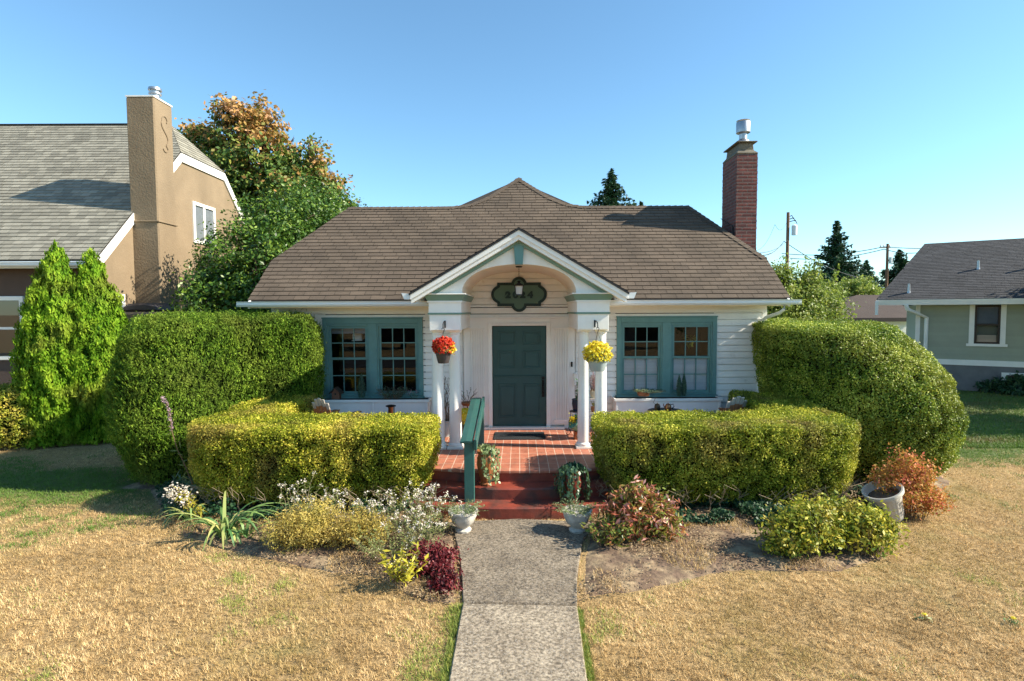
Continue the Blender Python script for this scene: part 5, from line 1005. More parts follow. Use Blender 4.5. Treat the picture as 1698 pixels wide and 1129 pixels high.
# ------------------------------------------------------------------ lawn blades, bed litter and ivy
footL = catmull(lowL, 4); footR = catmull(lowR, 4)
def scatter(n, x0, x1, y0, y1, inside=None, excl=()):
    x = RNG.uniform(x0, x1, n); y = RNG.uniform(y0, y1, n); k = np.ones(n, bool)
    if inside is not None: k &= pip(x, y, inside)
    for e in excl: k &= ~pip(x, y, e)
    return x[k], y[k]
def blades(name, x, y, z, hgt, wid, m, label=None, lvf=None, lay=.8):
    n = len(x); a = RNG.uniform(0, 2 * math.pi, n); h = hgt * RNG.uniform(.5, 1.35, n); d = np.stack([np.cos(a), np.sin(a), 0 * a], 1); lean = (1 - RNG.random(n) ** 1.6 * .7) * lay
    b = np.stack([x, y, np.full(n, z)], 1); s = np.stack([-np.sin(a), np.cos(a), 0 * a], 1) * wid / 2
    tip = b + d * (h * lean)[:, None] + np.array([0, 0, 1]) * (h * np.sqrt(np.maximum(.08, 1 - lean ** 2)))[:, None]
    V = np.stack([b - s, b + s, tip], 1); lv = RNG.normal(.5, .2, n) + (0 if lvf is None else lvf); o = quads(name, V, lv, m, None, 3); tag(o, label, None, None, 'stuff'); return o
excl = [bedL, bedR, pathpoly]
n = 1050000; y = 2.6 + (11.5 - 2.6) * RNG.random(n) ** 1.3; x = RNG.uniform(-1, 1, n) * (y * .98 + 2.4); k = np.ones(n, bool)
for e in excl: k &= ~pip(x + RNG.normal(0, .035, n), y + RNG.normal(0, .035, n), e) if e is not pathpoly else ~pip(x, y, e)
k &= ~pip(x, y, catmull(tr[0][1], 3)); k &= ~pip(x, y, catmull(yw_[0][1], 3)); x, y = x[k], y[k]
pn = np.array([noise.noise((a * .9, b * .9, 2)) + .6 * noise.noise((a * 3.1, b * 3.1, 5)) for a, b in zip(x, y)])
tuft = np.array([noise.noise((a * 9 + b * 3, b * 9, 12)) + .7 * noise.noise((a * 21, b * 21, 15)) for a, b in zip(x, y)])
kt = tuft + RNG.normal(0, .25, len(x)) > -.32; x, y, pn, tuft = x[kt], y[kt], pn[kt], tuft[kt]
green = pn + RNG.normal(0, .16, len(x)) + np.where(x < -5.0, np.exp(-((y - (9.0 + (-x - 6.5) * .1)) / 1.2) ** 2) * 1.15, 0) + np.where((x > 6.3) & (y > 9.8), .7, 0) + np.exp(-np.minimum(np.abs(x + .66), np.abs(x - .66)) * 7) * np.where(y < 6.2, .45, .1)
gsel = green > .56
hs_ = .030 * (1 + .8 * tuft)
dsel = ~gsel; blades('grass', x[~gsel], y[~gsel], -.004, hs_[~gsel], .0052, 'grass_dry', 'short dry straw coloured lawn grass', pn[~gsel] * .42 + tuft[~gsel] * .45, .97)
g2 = gsel & ((x < -4.9) | (x > 6.2)); gsel = gsel & ~g2  # side bands get the darker grass, deepening the shade there by colour
blades('grass', x[gsel], y[gsel], -.004, hs_[gsel] * 1.1, .0062, 'grass_green', 'greener patches of lawn grass', tuft[gsel] * .4, .85)
blades('grass', x[g2], y[g2], -.004, hs_[g2] * 1.2, .0075, 'lawn_green_shaded', 'green grass at both sides of the cottage, shade darkened into its colour', tuft[g2] * .4 + .25, .85)
n = 90000; y = 11.2 + 11 * RNG.random(n) ** 1.3; x = 6.2 + (y * .9 - 3.5) * RNG.random(n); k = ~pip(x, y, catmull(tr[0][1], 3)); x, y = x[k], y[k]; pn = np.array([noise.noise((a * .5, b * 1.3, 2)) for a, b in zip(x, y)])
blades('grass', x, y, -.004, .055, .014, 'lawn_green_shaded', 'shaded green lawn toward the sage house', pn * .9 + .05, .8)
# edging grass along the path
xe, ye = [], []
for side, pts_ in ((0, near[1:5]), (1, near[5:9][::1])):
    for i in range(len(pts_) - 1):
        a, b = pts_[i], pts_[i + 1]; k = 1500; t = RNG.random(k) ** .8; off = RNG.random(k) ** 2.2 * (.05 + .12 * abs(noise.noise((i * 1.7, side, 3)))) * (-1 if side == 0 else 1); xe.append(a[0] + (b[0] - a[0]) * t + off); ye.append(a[1] + (b[1] - a[1]) * t)
xe = np.concatenate(xe); ye = np.concatenate(ye); q = np.array([noise.noise((a * 6, b * 4, 33)) for a, b in zip(xe, ye)]) > -.12; xe, ye = xe[q], ye[q]; blades('edging_grass', xe, ye, -.01, .05, .006, 'grass_green', 'green grass fringe along the concrete path', None, .7)
for bed, lab in ((bedL, 'dry leaf litter and weeds on the left flower bed'), (bedR, 'dry leaf litter and weeds on the right flower bed')):
    xs = [p[0] for p in bed]; ys = [p[1] for p in bed]; x, y = scatter(80000, min(xs), max(xs), min(ys), max(ys), bed, [pathpoly]); kk = y < 8.2; x, y = x[kk], y[kk]; z = np.full(len(x), .05) + RNG.random(len(x)) * .02
    q = np.array([noise.noise((a * 1.6, b * 1.6, 8)) for a, b in zip(x, y)]) + RNG.normal(0, .18, len(x)) > .08; x, y, z = x[q], y[q], z[q]
    Pt = np.stack([x, y, z], 1); o = quads('leaf_litter', leafV(Pt, np.tile([0, 0, 1.0], (len(x), 1)), .035, .012, None, .35, 1), RNG.normal(.5, .25, len(x)), 'litter_leaf'); tag(o, lab, None, None, 'stuff')
    x, y = scatter(80000, min(xs), max(xs), min(ys), max(ys), bed, [pathpoly]); q = (np.array([noise.noise((a * 1.3, b * 1.3, 18)) for a, b in zip(x, y)]) > .12) & (y < 7.6); blades('weeds', x[q], y[q], .03, .05, .007, 'grass_dry', lab.replace('leaf litter and weeds', 'weedy grass tufts'), None, .8)
def ivy(poly, n, label):
    xs = [p[0] for p in poly]; ys = [p[1] for p in poly]; x, y = scatter(n, min(xs), max(xs), min(ys), max(ys), poly, [pathpoly]); z = .03 + RNG.random(len(x)) ** .8 * (.06 + .16 * np.array([noise.noise((a * 3, b * 3, 2)) + .5 for a, b in zip(x, y)]))
    kk = np.array([noise.noise((a * 2.2, b * 2.2, 6)) for a, b in zip(x, y)]) > -.22; x, y, z = x[kk], y[kk], z[kk]
    Pt = np.stack([x, y, z], 1); o = quads('ivy', leafV(Pt, np.tile([0, -.5, .8], (len(x), 1)), .042, .036, None, .6, 1), RNG.normal(.45, .2, len(x)), 'ivy'); tag(o, label, None, None, 'stuff')
ivy([(1.35, 8.2), (1.35, 7.55), (1.9, 7.15), (3.2, 7.05), (4.4, 7.0), (5.0, 7.25), (5.4, 8.0), (4.9, 8.4)], 26000, 'dark green ivy under the right low hedge')
ivy([(-1.4, 8.2), (-1.5, 7.5), (-2.6, 7.3), (-3.6, 7.25), (-4.8, 7.4), (-5.6, 8.4), (-5.4, 9.0), (-4.7, 8.4)], 16000, 'dark ivy and weeds under the left low hedge')
# ------------------------------------------------------------------ garden plants and pots
def stems(o, base, n, h, spread, leafL, leafW, lm, sm='stem_green', per=14, r=.004, basew=.08, bend=.25, t0=.15, flower=None, fs=.02, fn=10, fr=.03, droop=0, lv0=.5, leafj=.5, lean=(0, 0), collect=None):
    b = Vector(base); g = MB(); Pt = []; Ax = []; tips = []
    for i in range(n):
        a = random.uniform(0, 2 * math.pi); q = math.sqrt(random.random()); s0 = b + Vector((math.cos(a) * basew * q, math.sin(a) * basew * q, 0)); hh = h * random.uniform(.65, 1.12)
        out_ = Vector((math.cos(a) * q * spread + lean[0] * hh, math.sin(a) * q * spread + lean[1] * hh, 0)); pts = []
        for k in range(6): t = k / 5; pts.append(s0 + out_ * (t ** 1.4) + Vector((0, 0, hh * (t - droop * t * t))) + Vector((random.gauss(0, .01), random.gauss(0, .01), 0)) * (bend * 4 * t))
        g.tube(pts, r, 4, r * .5); tips.append((pts[-1], (pts[-1] - pts[-2]).normalized()))
        for k in range(per):
            t = t0 + (1 - t0) * (k + random.random()) / per; f = t * 5; j = min(4, int(f)); p = pts[j].lerp(pts[j + 1], f - j); d = Vector((random.gauss(0, 1), random.gauss(0, 1), random.gauss(.5, .5))).normalized(); Pt.append(p + d * leafL * .5); Ax.append(d)
    g.build('stem', sm, o); Pt = np.array(Pt); Ax = np.array(Ax)
    N = RNG.normal(0, .5, Pt.shape) + [0, -.15, .8]; quads('foliage', leafV(Pt, N, leafL, leafW, Ax * 1.6, .3, .2), RNG.normal(lv0, .22, len(Pt)), lm, o)
    if flower:
        C_ = np.repeat(np.array([tuple(t[0]) for t in tips]), fn, 0) + RNG.normal(0, fr, (len(tips) * fn, 3)); N = RNG.normal(0, .6, C_.shape) + [0, -.3, .8]; quads('blossom', leafV(C_, N, fs, fs * .85, None, .3, 1), RNG.normal(.6, .25, len(C_)), flower, o)
    return tips
def bush(name, px, py, label, cat, blobs, n, cl, L, W, m, sn=30, sm='stem', per=20, z=.03, lvb=0, sh=.8, r=.004):
    b = G(px, py, z); o = thing(name, tuple(b), label, cat); bl = [(b.x + q[0], b.y + q[1], q[2], q[3], q[4], q[5]) for q in blobs]; V, lv, Pt = crownV(bl, n, cl, L, W, per, None, sh); k = V[:, :, 2].min(1) > .01; quads('foliage', V[k], lv[k] + lvb, m, o); g = MB()
    for i in range(sn):
        q = random.choice(bl); a = random.uniform(0, 6.28); e = Vector((q[0] + q[3] * .8 * math.cos(a) * random.random(), q[1] + q[4] * .8 * math.sin(a) * random.random(), q[2] + q[5] * random.uniform(-.1, .9))); s0 = Vector((b.x + (e.x - b.x) * .55 + random.gauss(0, .03), b.y + (e.y - b.y) * .55, 0)); g.tube([s0, (s0 + e) / 2 + Vector((random.gauss(0, .02), random.gauss(0, .02), .02)), e], r, 4, r * .4)
    g.build('stem', sm, o); return o
def plant(name, px, py, label, cat, z=0.03, group=None, **kw):
    b = G(px, py, z); o = thing(name, tuple(b), label, cat, group); stems(o, b, **kw); return o
# white asters behind the left bed, one clump per spot
ast = [(735, 872, .44), (705, 862, .52), (675, 866, .46), (640, 872, .44), (715, 890, .36), (605, 874, .44), (570, 878, .36), (533, 872, .46), (490, 862, .56), (690, 900, .30), (655, 892, .34)]
wh = ['asters with white heads leaning on the red steps', 'white asters just left of the green rail post', 'tall white asters before the right end of the golden hedge', 'white asters in the middle of the row under the golden hedge', 'low white asters next to the stone pot beside the path', 'sparse white asters left of the middle of the row', 'faded low asters above the tan shrub', 'upright aster with a large white head above the dry tan shrub', 'tallest aster standing over the tan shrub near the strap leaves', 'short pale asters between the lime and stone pot plants', 'grey stemmed asters above the lime yellow plant']
for (px, py, h), lb_ in zip(ast, wh):
    plant('aster_plant', px, py + 10, lb_, 'aster', n=15 if h > .45 else 12, h=h, spread=.20, leafL=.055, leafW=.012, lm='aster_leaf', sm='stem_pale', per=26, r=.0032, basew=.13, flower='aster_white', fs=.022, fn=12, fr=.017, group='white flowering asters in the left bed', bend=.4)
plant('aster_plant', 330, 862, 'lone aster with white heads leaning left over the lawn edge', 'aster', n=7, h=.42, spread=.07, leafL=.09, leafW=.014, lm='lime_leaf', sm='stem', per=20, r=.004, flower='aster_white', fs=.03, fn=34, fr=.045, lean=(-.95, 0), bend=.3)
bush('dry_shrub', 510, 905, 'straw coloured dry bushy shrub at the front of the left bed', 'shrub', [(0, 0, .30, .40, .30, .30), (-.22, -.02, .22, .28, .25, .22), (.2, .02, .26, .26, .25, .27)], 11000, .045, .034, .011, 'dry_shrub', 60, 'stem', r=.003)
bush('dry_shrub', 590, 905, 'smaller olive tan shrub right of the straw coloured one', 'shrub', [(0, 0, .24, .28, .25, .25), (.2, .0, .2, .22, .22, .22)], 6000, .045, .034, .012, 'dry_shrub', 40, 'stem', lvb=-.2, r=.003)
plant('weedy_shrub', 645, 925, 'sparse grey green weedy shrub between the tan shrub and lime plant', 'shrub', n=60, h=.34, spread=.28, leafL=.035, leafW=.012, lm='aster_leaf', sm='stem', per=22, r=.0028, basew=.2, bend=.5)
plant('lime_plant', 668, 966, 'lime yellow leafy plant beside the dark red one', 'plant', n=26, h=.30, spread=.18, leafL=.085, leafW=.026, lm='lime_leaf', sm='stem', per=10, r=.004, basew=.10, flower='aster_white', fs=.012, fn=5, fr=.02)
bush('red_plant', 712, 948, 'dark red leafy clump beside the concrete path', 'plant', [(0, 0, .14, .22, .22, .13), (-.1, .12, .16, .16, .16, .13), (.12, .1, .15, .14, .2, .12)], 4200, .035, .042, .020, 'red_leaf', 60, 'stem', per=12, r=.003)
bush('red_plant', 735, 975, 'low trailing tip of dark red leaves at the corner of the left flower bed', 'plant', [(0, 0, .07, .15, .15, .07), (.0, .15, .09, .13, .13, .09)], 1800, .03, .038, .018, 'red_leaf', 30, 'stem', per=12, r=.003, lvb=-.12)
def iris(px, py, n, L, label):
    b = G(px, py, .03); o = thing('iris_plant', tuple(b), label, 'iris'); V = []; lv = []
    for i in range(n):
        a = random.uniform(0, 2 * math.pi); d = Vector((math.cos(a), math.sin(a) * .8, 0)); el = random.uniform(.75, 1.45); l = L * random.uniform(.6, 1.15); s0 = b + d * random.uniform(0, .10); w_ = random.uniform(.016, .026); c = random.gauss(.5, .25); cur = 1.7 + random.random() * 1.9; e = el; p = s0.copy(); sd = Vector((-d.y, d.x, random.uniform(-.3, .3))).normalized(); K = 9; pr = None
        for k in range(K + 1):
            t = k / K; ww = w_ * (1 - t ** 2.2) * (1 if t > .1 else .8); ed = (p - sd * ww, p + sd * ww)
            if pr: V.append([pr[0], pr[1], ed[1], ed[0]]); lv.append(c + (t - .5) * .2)
            pr = ed; p = p + (d * math.cos(e) + Vector((0, 0, math.sin(e)))) * l / K; e -= cur / K; 
            if p.z < .03: p.z = .035
    quads('leaves', np.array([[tuple(q) for q in v] for v in V]), np.array(lv), 'iris_leaf', o)
iris(372, 888, 46, .85, 'arching strap leaved iris clump at the left end of the flower bed'); iris(318, 862, 12, .7, 'few blue green strap leaves left of the iris clump'); iris(408, 890, 14, .6, 'small strap leaved iris next to the straw coloured shrub')
def stalk():
    b = G(330, 842, .03); o = thing('tall_flower_stalk', tuple(b), 'tall bent stalk with faded pinkish flowers in front of the yew hedge', 'flower'); D = b.y
    pts = [b] + [P(x, y, D - k * .02) for k, (x, y) in enumerate([(318, 800), (306, 770), (294, 745), (285, 715), (282, 690), (276, 668), (268, 657)])]; g = MB(); g.tube(pts, .009, 5, .003); g.build('stem', 'stem', o)
    Pt = []; Q = []
    for i in range(26): t = i / 26 * 4.2; j = int(t); p = pts[j].lerp(pts[j + 1], t - j); a = random.uniform(0, 6.28); Pt.append(p + Vector((math.cos(a), math.sin(a), .1)) * .05)
    for i in range(170): t = 4.0 + random.random() * 2.98; j = int(t); p = pts[j].lerp(pts[j + 1], t - j); Q.append(p + Vector((random.gauss(0, .014), random.gauss(0, .014), random.gauss(0, .008))))
    Pt = np.array(Pt); quads('foliage', leafV(Pt, RNG.normal(0, 1, Pt.shape), .11, .016, (Pt - Pt.mean(0)) * [2, 2, 0], .3, .3), RNG.normal(.3, .2, len(Pt)), 'aster_leaf', o); Q = np.array(Q); quads('blossom', leafV(Q, RNG.normal(0, 1, Q.shape), .026, .016), RNG.normal(.5, .3, len(Q)), 'purple', o)
stalk()
bush('nandina_shrub', 1062, 890, 'reddish green heavenly bamboo shrub right of the steps', 'shrub', [(0, 0, .32, .36, .30, .28), (-.25, -.05, .24, .26, .26, .22), (.28, 0, .23, .24, .24, .21), (.05, .05, .50, .20, .18, .17), (-.2, .05, .44, .12, .12, .14), (.3, .05, .42, .12, .12, .12)], 4200, .06, .085, .027, 'nandina', 50, 'stem', per=14)
plant('nandina_shrub', 1008, 905, 'low dark leafy offshoot between the right stone pot and heavenly bamboo', 'shrub', n=30, h=.32, spread=.20, leafL=.07, leafW=.024, lm='nandina', sm='stem', per=14, r=.004, basew=.12, lv0=.25)
bush('leafy_shrub', 1335, 915, 'yellow green leafy shrub, left half of the mound near the ribbed planter', 'shrub', [(0, 0, .32, .38, .34, .27), (-.25, -.02, .24, .24, .28, .22), (.2, .1, .36, .3, .3, .24)], 7000, .055, .056, .025, 'weigela', 110, 'stem_pale', per=16, sh=.7)
bush('leafy_shrub', 1425, 910, 'yellow green leafy shrub, right half of the mound near the ribbed planter', 'shrub', [(0, 0, .30, .36, .34, .26), (.22, .02, .22, .24, .28, .20), (-.15, .1, .36, .3, .3, .22)], 6500, .055, .056, .025, 'weigela', 110, 'stem_pale', per=16, sh=.7, lvb=-.04)
bush('orange_shrub', 1505, 856, 'loose shrub with orange and coral leaves behind the ribbed planter', 'shrub', [(.05, 0, .38, .34, .30, .26), (.30, 0, .26, .22, .22, .2), (-.28, .05, .55, .20, .2, .16), (-.06, 0, .80, .13, .12, .22), (.1, .05, .55, .26, .22, .22), (.22, 0, .62, .12, .12, .14)], 7500, .05, .040, .022, 'orange_leaf', 60, 'stem', per=14)
plant('strappy_weeds', 340, 830, 'dark narrow leaved plant at the foot of the yew hedge', 'plant', n=30, h=.4, spread=.3, leafL=.14, leafW=.012, lm='juniper', per=12, basew=.15)
def urn_planter():
    b = G(1478, 862, 0); o = thing('ribbed_planter', tuple(b), 'large ribbed grey planter tilted to the left beside the orange shrub', 'planter'); M_ = Matrix.Rotation(R(-22), 3, 'Y') @ Matrix.Rotation(R(5), 3, 'X') @ Matrix.Scale(.9, 3)
    wob = lambda a, z: (.018 * math.cos(a * 22) if .05 < z < .42 else 0)
    g = MB(); g.lathe([(.001, 0), (.155, 0), (.16, .02), (.175, .06), (.225, .40), (.235, .42), (.27, .43), (.275, .47), (.27, .485), (.245, .485), (.235, .44), (.225, .36), (.001, .36)], b + Vector((0, 0, .03)), 88, M_, wob=wob); g.build('pot', 'grey_plastic', o, smooth=True)
    g = MB(); g.lathe([(.001, .38), (.12, .39), (.224, .37), (.001, .36)], b + Vector((0, 0, .03)), 24, M_); g.build('potting_soil', 'soil', o)
urn_planter()
def stone_pot(px, py, label, ptop):
    b = G(px, py, .02); o = thing('stone_pot', tuple(b), label, 'plant pot', 'stone pots flanking the concrete path'); g = MB(); f = lambda a, z: .05 * math.sin(a * 5) * (1 if .1 < z < .22 else .2) + .03 * math.sin(a * 11 + z * 30)
    g.lathe([(.001, 0), (.10, 0), (.105, .025), (.075, .05), (.085, .07), (.14, .12), (.165, .19), (.17, .245), (.19, .25), (.19, .275), (.165, .275), (.15, .24), (.001, .235)], b, 40, wob=f); g.build('pot', 'stone_pot', o, smooth=True)
    p = thing('potted_succulent', tuple(b + Vector((0, 0, .24))), ptop, 'plant', 'succulents in the stone pots'); stems(p, b + Vector((0, 0, .235)), n=60, h=.17, spread=.20, leafL=.03, leafW=.009, lm='sedum', per=14, r=.003, basew=.13, bend=.3, droop=.5)
stone_pot(768, 880, 'weathered stone pot left of the path', 'grey green trailing succulent in the left stone pot'); stone_pot(957, 880, 'weathered stone pot right of the path in front of the red steps', 'short grassy succulent in the right stone pot')
def vine_urn(px, py, z, h, r, pm, label, vm, vl, n, reach, drop, sx=1):
    b = G(px, py, z); o = thing('glazed_urn', tuple(b), label, 'plant pot'); g = MB(); f = lambda a, q: .03 * math.sin(a * 6 + q * 20) if .2 * h < q < .8 * h else 0
    g.lathe([(.001, 0), (r * .62, 0), (r * .66, h * .04), (r * .55, h * .08), (r * .62, h * .16), (r * .85, h * .38), (r, h * .62), (r * .92, h * .80), (r * .80, h * .88), (r * .98, h * .94), (r, h), (r * .88, h), (r * .8, h * .9), (.001, h * .88)], b, 32, wob=f); g.build('pot', pm, o, smooth=True)
    p = thing('trailing_vine', tuple(b + Vector((0, 0, h))), vl, 'plant'); g = MB(); Pt = []
    for i in range(n):
        a = random.uniform(0, 2 * math.pi); d = Vector((math.cos(a), math.sin(a), 0)); s0 = b + Vector((0, 0, h * .95)) + d * r * .4; L = random.uniform(.5, 1) * drop; rr = r * random.uniform(1.0, 1 + reach)
        pts = [s0, s0 + d * r * .4 + Vector((0, 0, .07)), b + d * rr + Vector((0, 0, h * .98)), b + d * rr * 1.12 + Vector((0, 0, h * .95 - L * .5)), b + d * rr * 1.1 + Vector((random.gauss(0, .02), random.gauss(0, .02), max(.04, h * .95 - L)))]
        g.tube(pts, .003, 4)
        for k in range(26): t = random.random() * 3.98; j = int(t); Pt.append(tuple(pts[j].lerp(pts[j + 1], t - j) + Vector((random.gauss(0, .018), random.gauss(0, .018), random.gauss(0, .015)))))
    g.build('stem', 'stem_green', p); Pt = np.array(Pt); c = np.array(b); quads('foliage', leafV(Pt, nrm((Pt - c) * [1, 1, 0]) + [0, 0, .4], .05, .034, np.array([0, 0, -1.0]), .4, .5), RNG.normal(.5, .22, len(Pt)), vm, p)
vine_urn(806, 803, .325, .50, .135, 'brown_glaze', 'tall brown carved urn on the red step right of the rail', 'vine', 'pale green trailing vine hanging over the brown urn', 16, .7, .48)
vine_urn(950, 832, .165, .46, .125, 'red_glaze', 'dark red glazed urn on the lowest red step', 'dark_vine', 'dense dark green vine covering the red urn', 42, .8, .50)
def basket(px, py, pyb, D, r, mum, pm, label, plabel, hookpy, extra=None):
    c = P(px, py, D); zb_ = P(px, pyb, D).z; zt = P(px, pyb - (18 if r < .2 else 20), D).z; o = thing('hanging_pot', (c.x, D, zt), label, 'hanging pot', 'hanging pots on the porch'); g = MB(); h = zt - zb_
    g.lathe([(.001, 0), (r * .62, 0), (r * .68, h * .1), (r * .92, h * .85), (r, h * .88), (r, h), (r * .9, h), (.001, h * .9)], (c.x, D, zb_), 24); g.build('pot', pm, o, smooth=True)
    hk = P(px, hookpy, D); g = MB()
    for a in (0, 2.1, 4.2): g.tube([(c.x + r * .95 * math.cos(a), D + r * .95 * math.sin(a), zt), (c.x, D, hk.z - .06)], .0028, 4)
    pts = [(c.x + .022 * math.sin(t), D, hk.z + .022 * math.cos(t) - .0) for t in np.linspace(-1.7, 2.6, 10)] + [(c.x, D, hk.z - .07)]; g.tube(pts, .006, 5); g.build('hanger', 'black_metal', o)
    g = MB(); zt2 = zc0 + .06; g.tube([(c.x, yf - .005, zt2 + .06), (c.x, yf - .02, zt2 + .06), (c.x, (yf + D) / 2, zt2 + .09), (c.x, D, zt2 + .05), (c.x, D, zt2 - .0), (c.x, D, hk.z + .02)], .008, 6); g.box((c.x - .012, yf - .012, zt2 - .02), (c.x + .012, yf - .001, zt2 + .10)); g.build('bracket', 'black_metal', o)
    p = thing('chrysanthemum', (c.x, D, zt), plabel, 'flowers', 'chrysanthemums in hanging pots'); rr = (abs(py - pyb) * .62) / F * D; wd = r * 1.28; n = 2600
    d = nrm(RNG.normal(0, 1, (n, 3)) + [0, 0, .25]); q = d * [wd, wd, rr] * (RNG.uniform(.74, 1.06, n) + .13 * np.sin(d[:, 0] * 11 + 1) * np.sin(d[:, 2] * 10 + 3 * d[:, 1]))[:, None]; k = q[:, 2] > -rr * .55; d, q = d[k], q[k]; C_ = q + [c.x, D, zt + rr * .45]
    quads('blossom', leafV(C_, d, .034, .028, None, .7, 1), RNG.normal(.45, .24, len(C_)), mum, p); n = 700; d = nrm(RNG.normal(0, 1, (n, 3)) + [0, 0, -.2]); C_ = d * [wd * .9, wd * .9, rr * .75] + [c.x, D, zt + rr * .35]; quads('foliage', leafV(C_, d, .04, .02), RNG.normal(.4, .2, n), 'vine', p)
    if extra:
        k = (RNG.random(260)); C_ = np.stack([c.x + wd * .8 + RNG.normal(0, .03, 260), D + RNG.normal(-.04, .05, 260), zt + .06 + RNG.normal(0, .04, 260)], 1); quads('yellow_blossom', leafV(C_, RNG.normal(0, 1, C_.shape), .03, .025), k, extra, p)
basket(735, 574, 602, 8.95, .135, 'mum_red', 'dark_plastic', 'small dark brown pot hanging before the left porch columns', 'round clump of red orange chrysanthemums in the dark hanging pot', 546, 'mum_yellow')
basket(991, 581, 615, 8.85, .175, 'mum_yellow', 'light_plastic', 'pale grey pot hanging before the right porch columns', 'round clump of bright yellow chrysanthemums in the pale hanging pot', 545)
# porch furniture
def adirondack(px0, px1, pyt, D, label, ang):
    c = P((px0 + px1) / 2, pyt, D); zt = c.z; o = thing('adirondack_chair', (c.x, D, ZF), label, 'chair', 'wooden chairs on the porch'); M_ = Matrix.Rotation(R(ang), 4, 'Z'); cc = Vector((c.x, D, ZF)); W_ = (px1 - px0) / F * D; hgt = zt - ZF
    def bx(name, a, b, mm, T=Matrix.Identity(4), par=o):
        g = MB(); g.box(a, b); g.v = [tuple(cc + (M_ @ T @ Vector(v))) for v in g.v]; return g.build(name, mm, par, bevel=.004)
    T = Matrix.Translation((0, .12, .25)) @ Matrix.Rotation(R(-20), 4, 'X')
    for k in range(5):
        x = (k - 2) * W_ / 5; top = (hgt - .25) / math.cos(R(20)) - abs(k - 2) ** 2 * .022; bx('back_slat', (x - W_ / 10 + .006, 0, 0), (x + W_ / 10 - .006, .018, top * .78), 'cedar_low', T); bx('back_slat', (x - W_ / 10 + .006, 0, top * .78 + .001), (x + W_ / 10 - .006, .018, top), 'cedar_tip', T)
    bx('seat', (-W_ / 2, -.42, .28), (W_ / 2, .12, .30), 'cedar_low')
    for s_ in (-1, 1): bx('arm', (s_ * (W_ / 2 + .06) - .05, -.45, .50), (s_ * (W_ / 2 + .06) + .05, .22, .52), 'cedar_low'); bx('leg', (s_ * (W_ / 2 + .03) - .02, -.42, 0), (s_ * (W_ / 2 + .03) + .02, -.34, .499), 'cedar_low'); bx('leg', (s_ * (W_ / 2 + .0) - .02, .3, 0), (s_ * (W_ / 2 + .0) + .02, .38, .26), 'cedar_low')
adirondack(534, 568, 655, 9.75, 'weathered slatted wooden chair between the yew hedge and the left planter box', 160); adirondack(1181, 1223, 652, 9.75, 'weathered slatted wooden chair below the siding near the tall right hedge', 200)
def birdhouse():
    D = 10.72; p = P(558, 661, D); o = thing('birdhouse', tuple(p), 'small brown birdhouse with dark pitched roof on the left planter box', 'birdhouse'); g = MB(); g.prism([(-.07, 0), (.07, 0), (.07, .13), (0, .21), (-.07, .13)], (p.x, D - .06, p.z), (1, 0, 0), (0, 0, 1), (0, 1, 0), .13); g.build('box', 'birdhouse_wood', o)
    g = MB(); 
    for s_ in (-1, 1): g.prism([(0, .215), (s_ * .12, .10), (s_ * .12, .115), (0, .235)], (p.x, D - .09, p.z), (1, 0, 0), (0, 0, 1), (0, 1, 0), .19)
    g.build('roof', 'dark_brown', o); g = MB(); g.lathe([(.001, 0), (.018, 0), (.018, .004), (.001, .004)], (p.x, D - .063, p.z + .1), 10, Matrix.Rotation(R(90), 3, 'X')); g.build('entrance_hole', 'black_metal', o)
birdhouse()
def cone_plant(px, pyt, pyb, D, r, label, n=1500, m='juniper'):
    t = P(px, pyt, D); b = P(px, pyb, D); o = thing('cone_shrub', tuple(b), label, 'shrub'); u = RNG.random(n); a = RNG.random(n) * 6.28; rr = r * np.sin(np.pi * np.minimum(1, (1 - u) * .75 + .02)) * RNG.uniform(.5, 1, n); Pt = np.stack([b.x + rr * np.cos(a), D + rr * np.sin(a), b.z + u * (t.z - b.z)], 1)
    quads('foliage', leafV(Pt, np.stack([np.cos(a), np.sin(a), a * 0 + .2], 1), .035, .008, np.array([0, 0, 1.2]), .5, .5), RNG.normal(.5, .22, n), m, o); g = MB(); g.tube([b, t - Vector((0, 0, .03))], .008, 5, .003); g.build('stem', 'stem', o)
cone_plant(600, 620, 659, 10.72, .085, 'small round topped green shrublet in the left planter box'); cone_plant(1126, 622, 656, 10.72, .055, 'left of two slim cone shrublets in the right planter box'); cone_plant(1134, 620, 656, 10.74, .055, 'right of two slim cone shrublets in the right planter box')
p = P(650, 660, 10.70); o = thing('wire_basket', tuple(p), 'dark twiggy basket plant in the left planter box under the window', 'plant'); stems(o, p, n=70, h=.20, spread=.20, leafL=.03, leafW=.018, lm='dark_vine', sm='stem', per=9, r=.003, basew=.17, bend=.8, flower='purple', fs=.012, fn=1, fr=.02)
p = P(690, 660, 10.70); o = thing('pink_flower', tuple(p), 'few pinkish blooms at the right end of the left planter box', 'plant'); stems(o, p, n=7, h=.13, spread=.10, leafL=.03, leafW=.015, lm='dark_vine', per=5, r=.003, basew=.1, flower='purple', fs=.02, fn=7, fr=.015)
p = P(1067, 657, 10.62); g = MB(); g.prism([(-.09, 0), (.10, 0), (.12, .10), (-.11, .10)], (p.x, 10.6, p.z), (1, 0, 0), (0, 0, 1), (0, 1, 0), .14); tr_ = g.build('terracotta_trough', 'terracotta', bevel=.008); tag(tr_, 'small terracotta trough on the right planter box', 'plant pot')
o = thing('trailing_juniper', (p.x + .15, 10.6, p.z), 'blue green juniper spilling out of the terracotta trough', 'plant'); stems(o, (p.x + .12, 10.64, p.z + .06), n=46, h=.10, spread=.24, leafL=.035, leafW=.009, lm='juniper', sm='stem', per=22, r=.004, basew=.10, bend=.5, droop=.5); stems(o, (p.x - .08, 10.64, p.z + .08), n=16, h=.06, spread=.14, leafL=.05, leafW=.012, lm='sedum', per=8, r=.003, basew=.06)
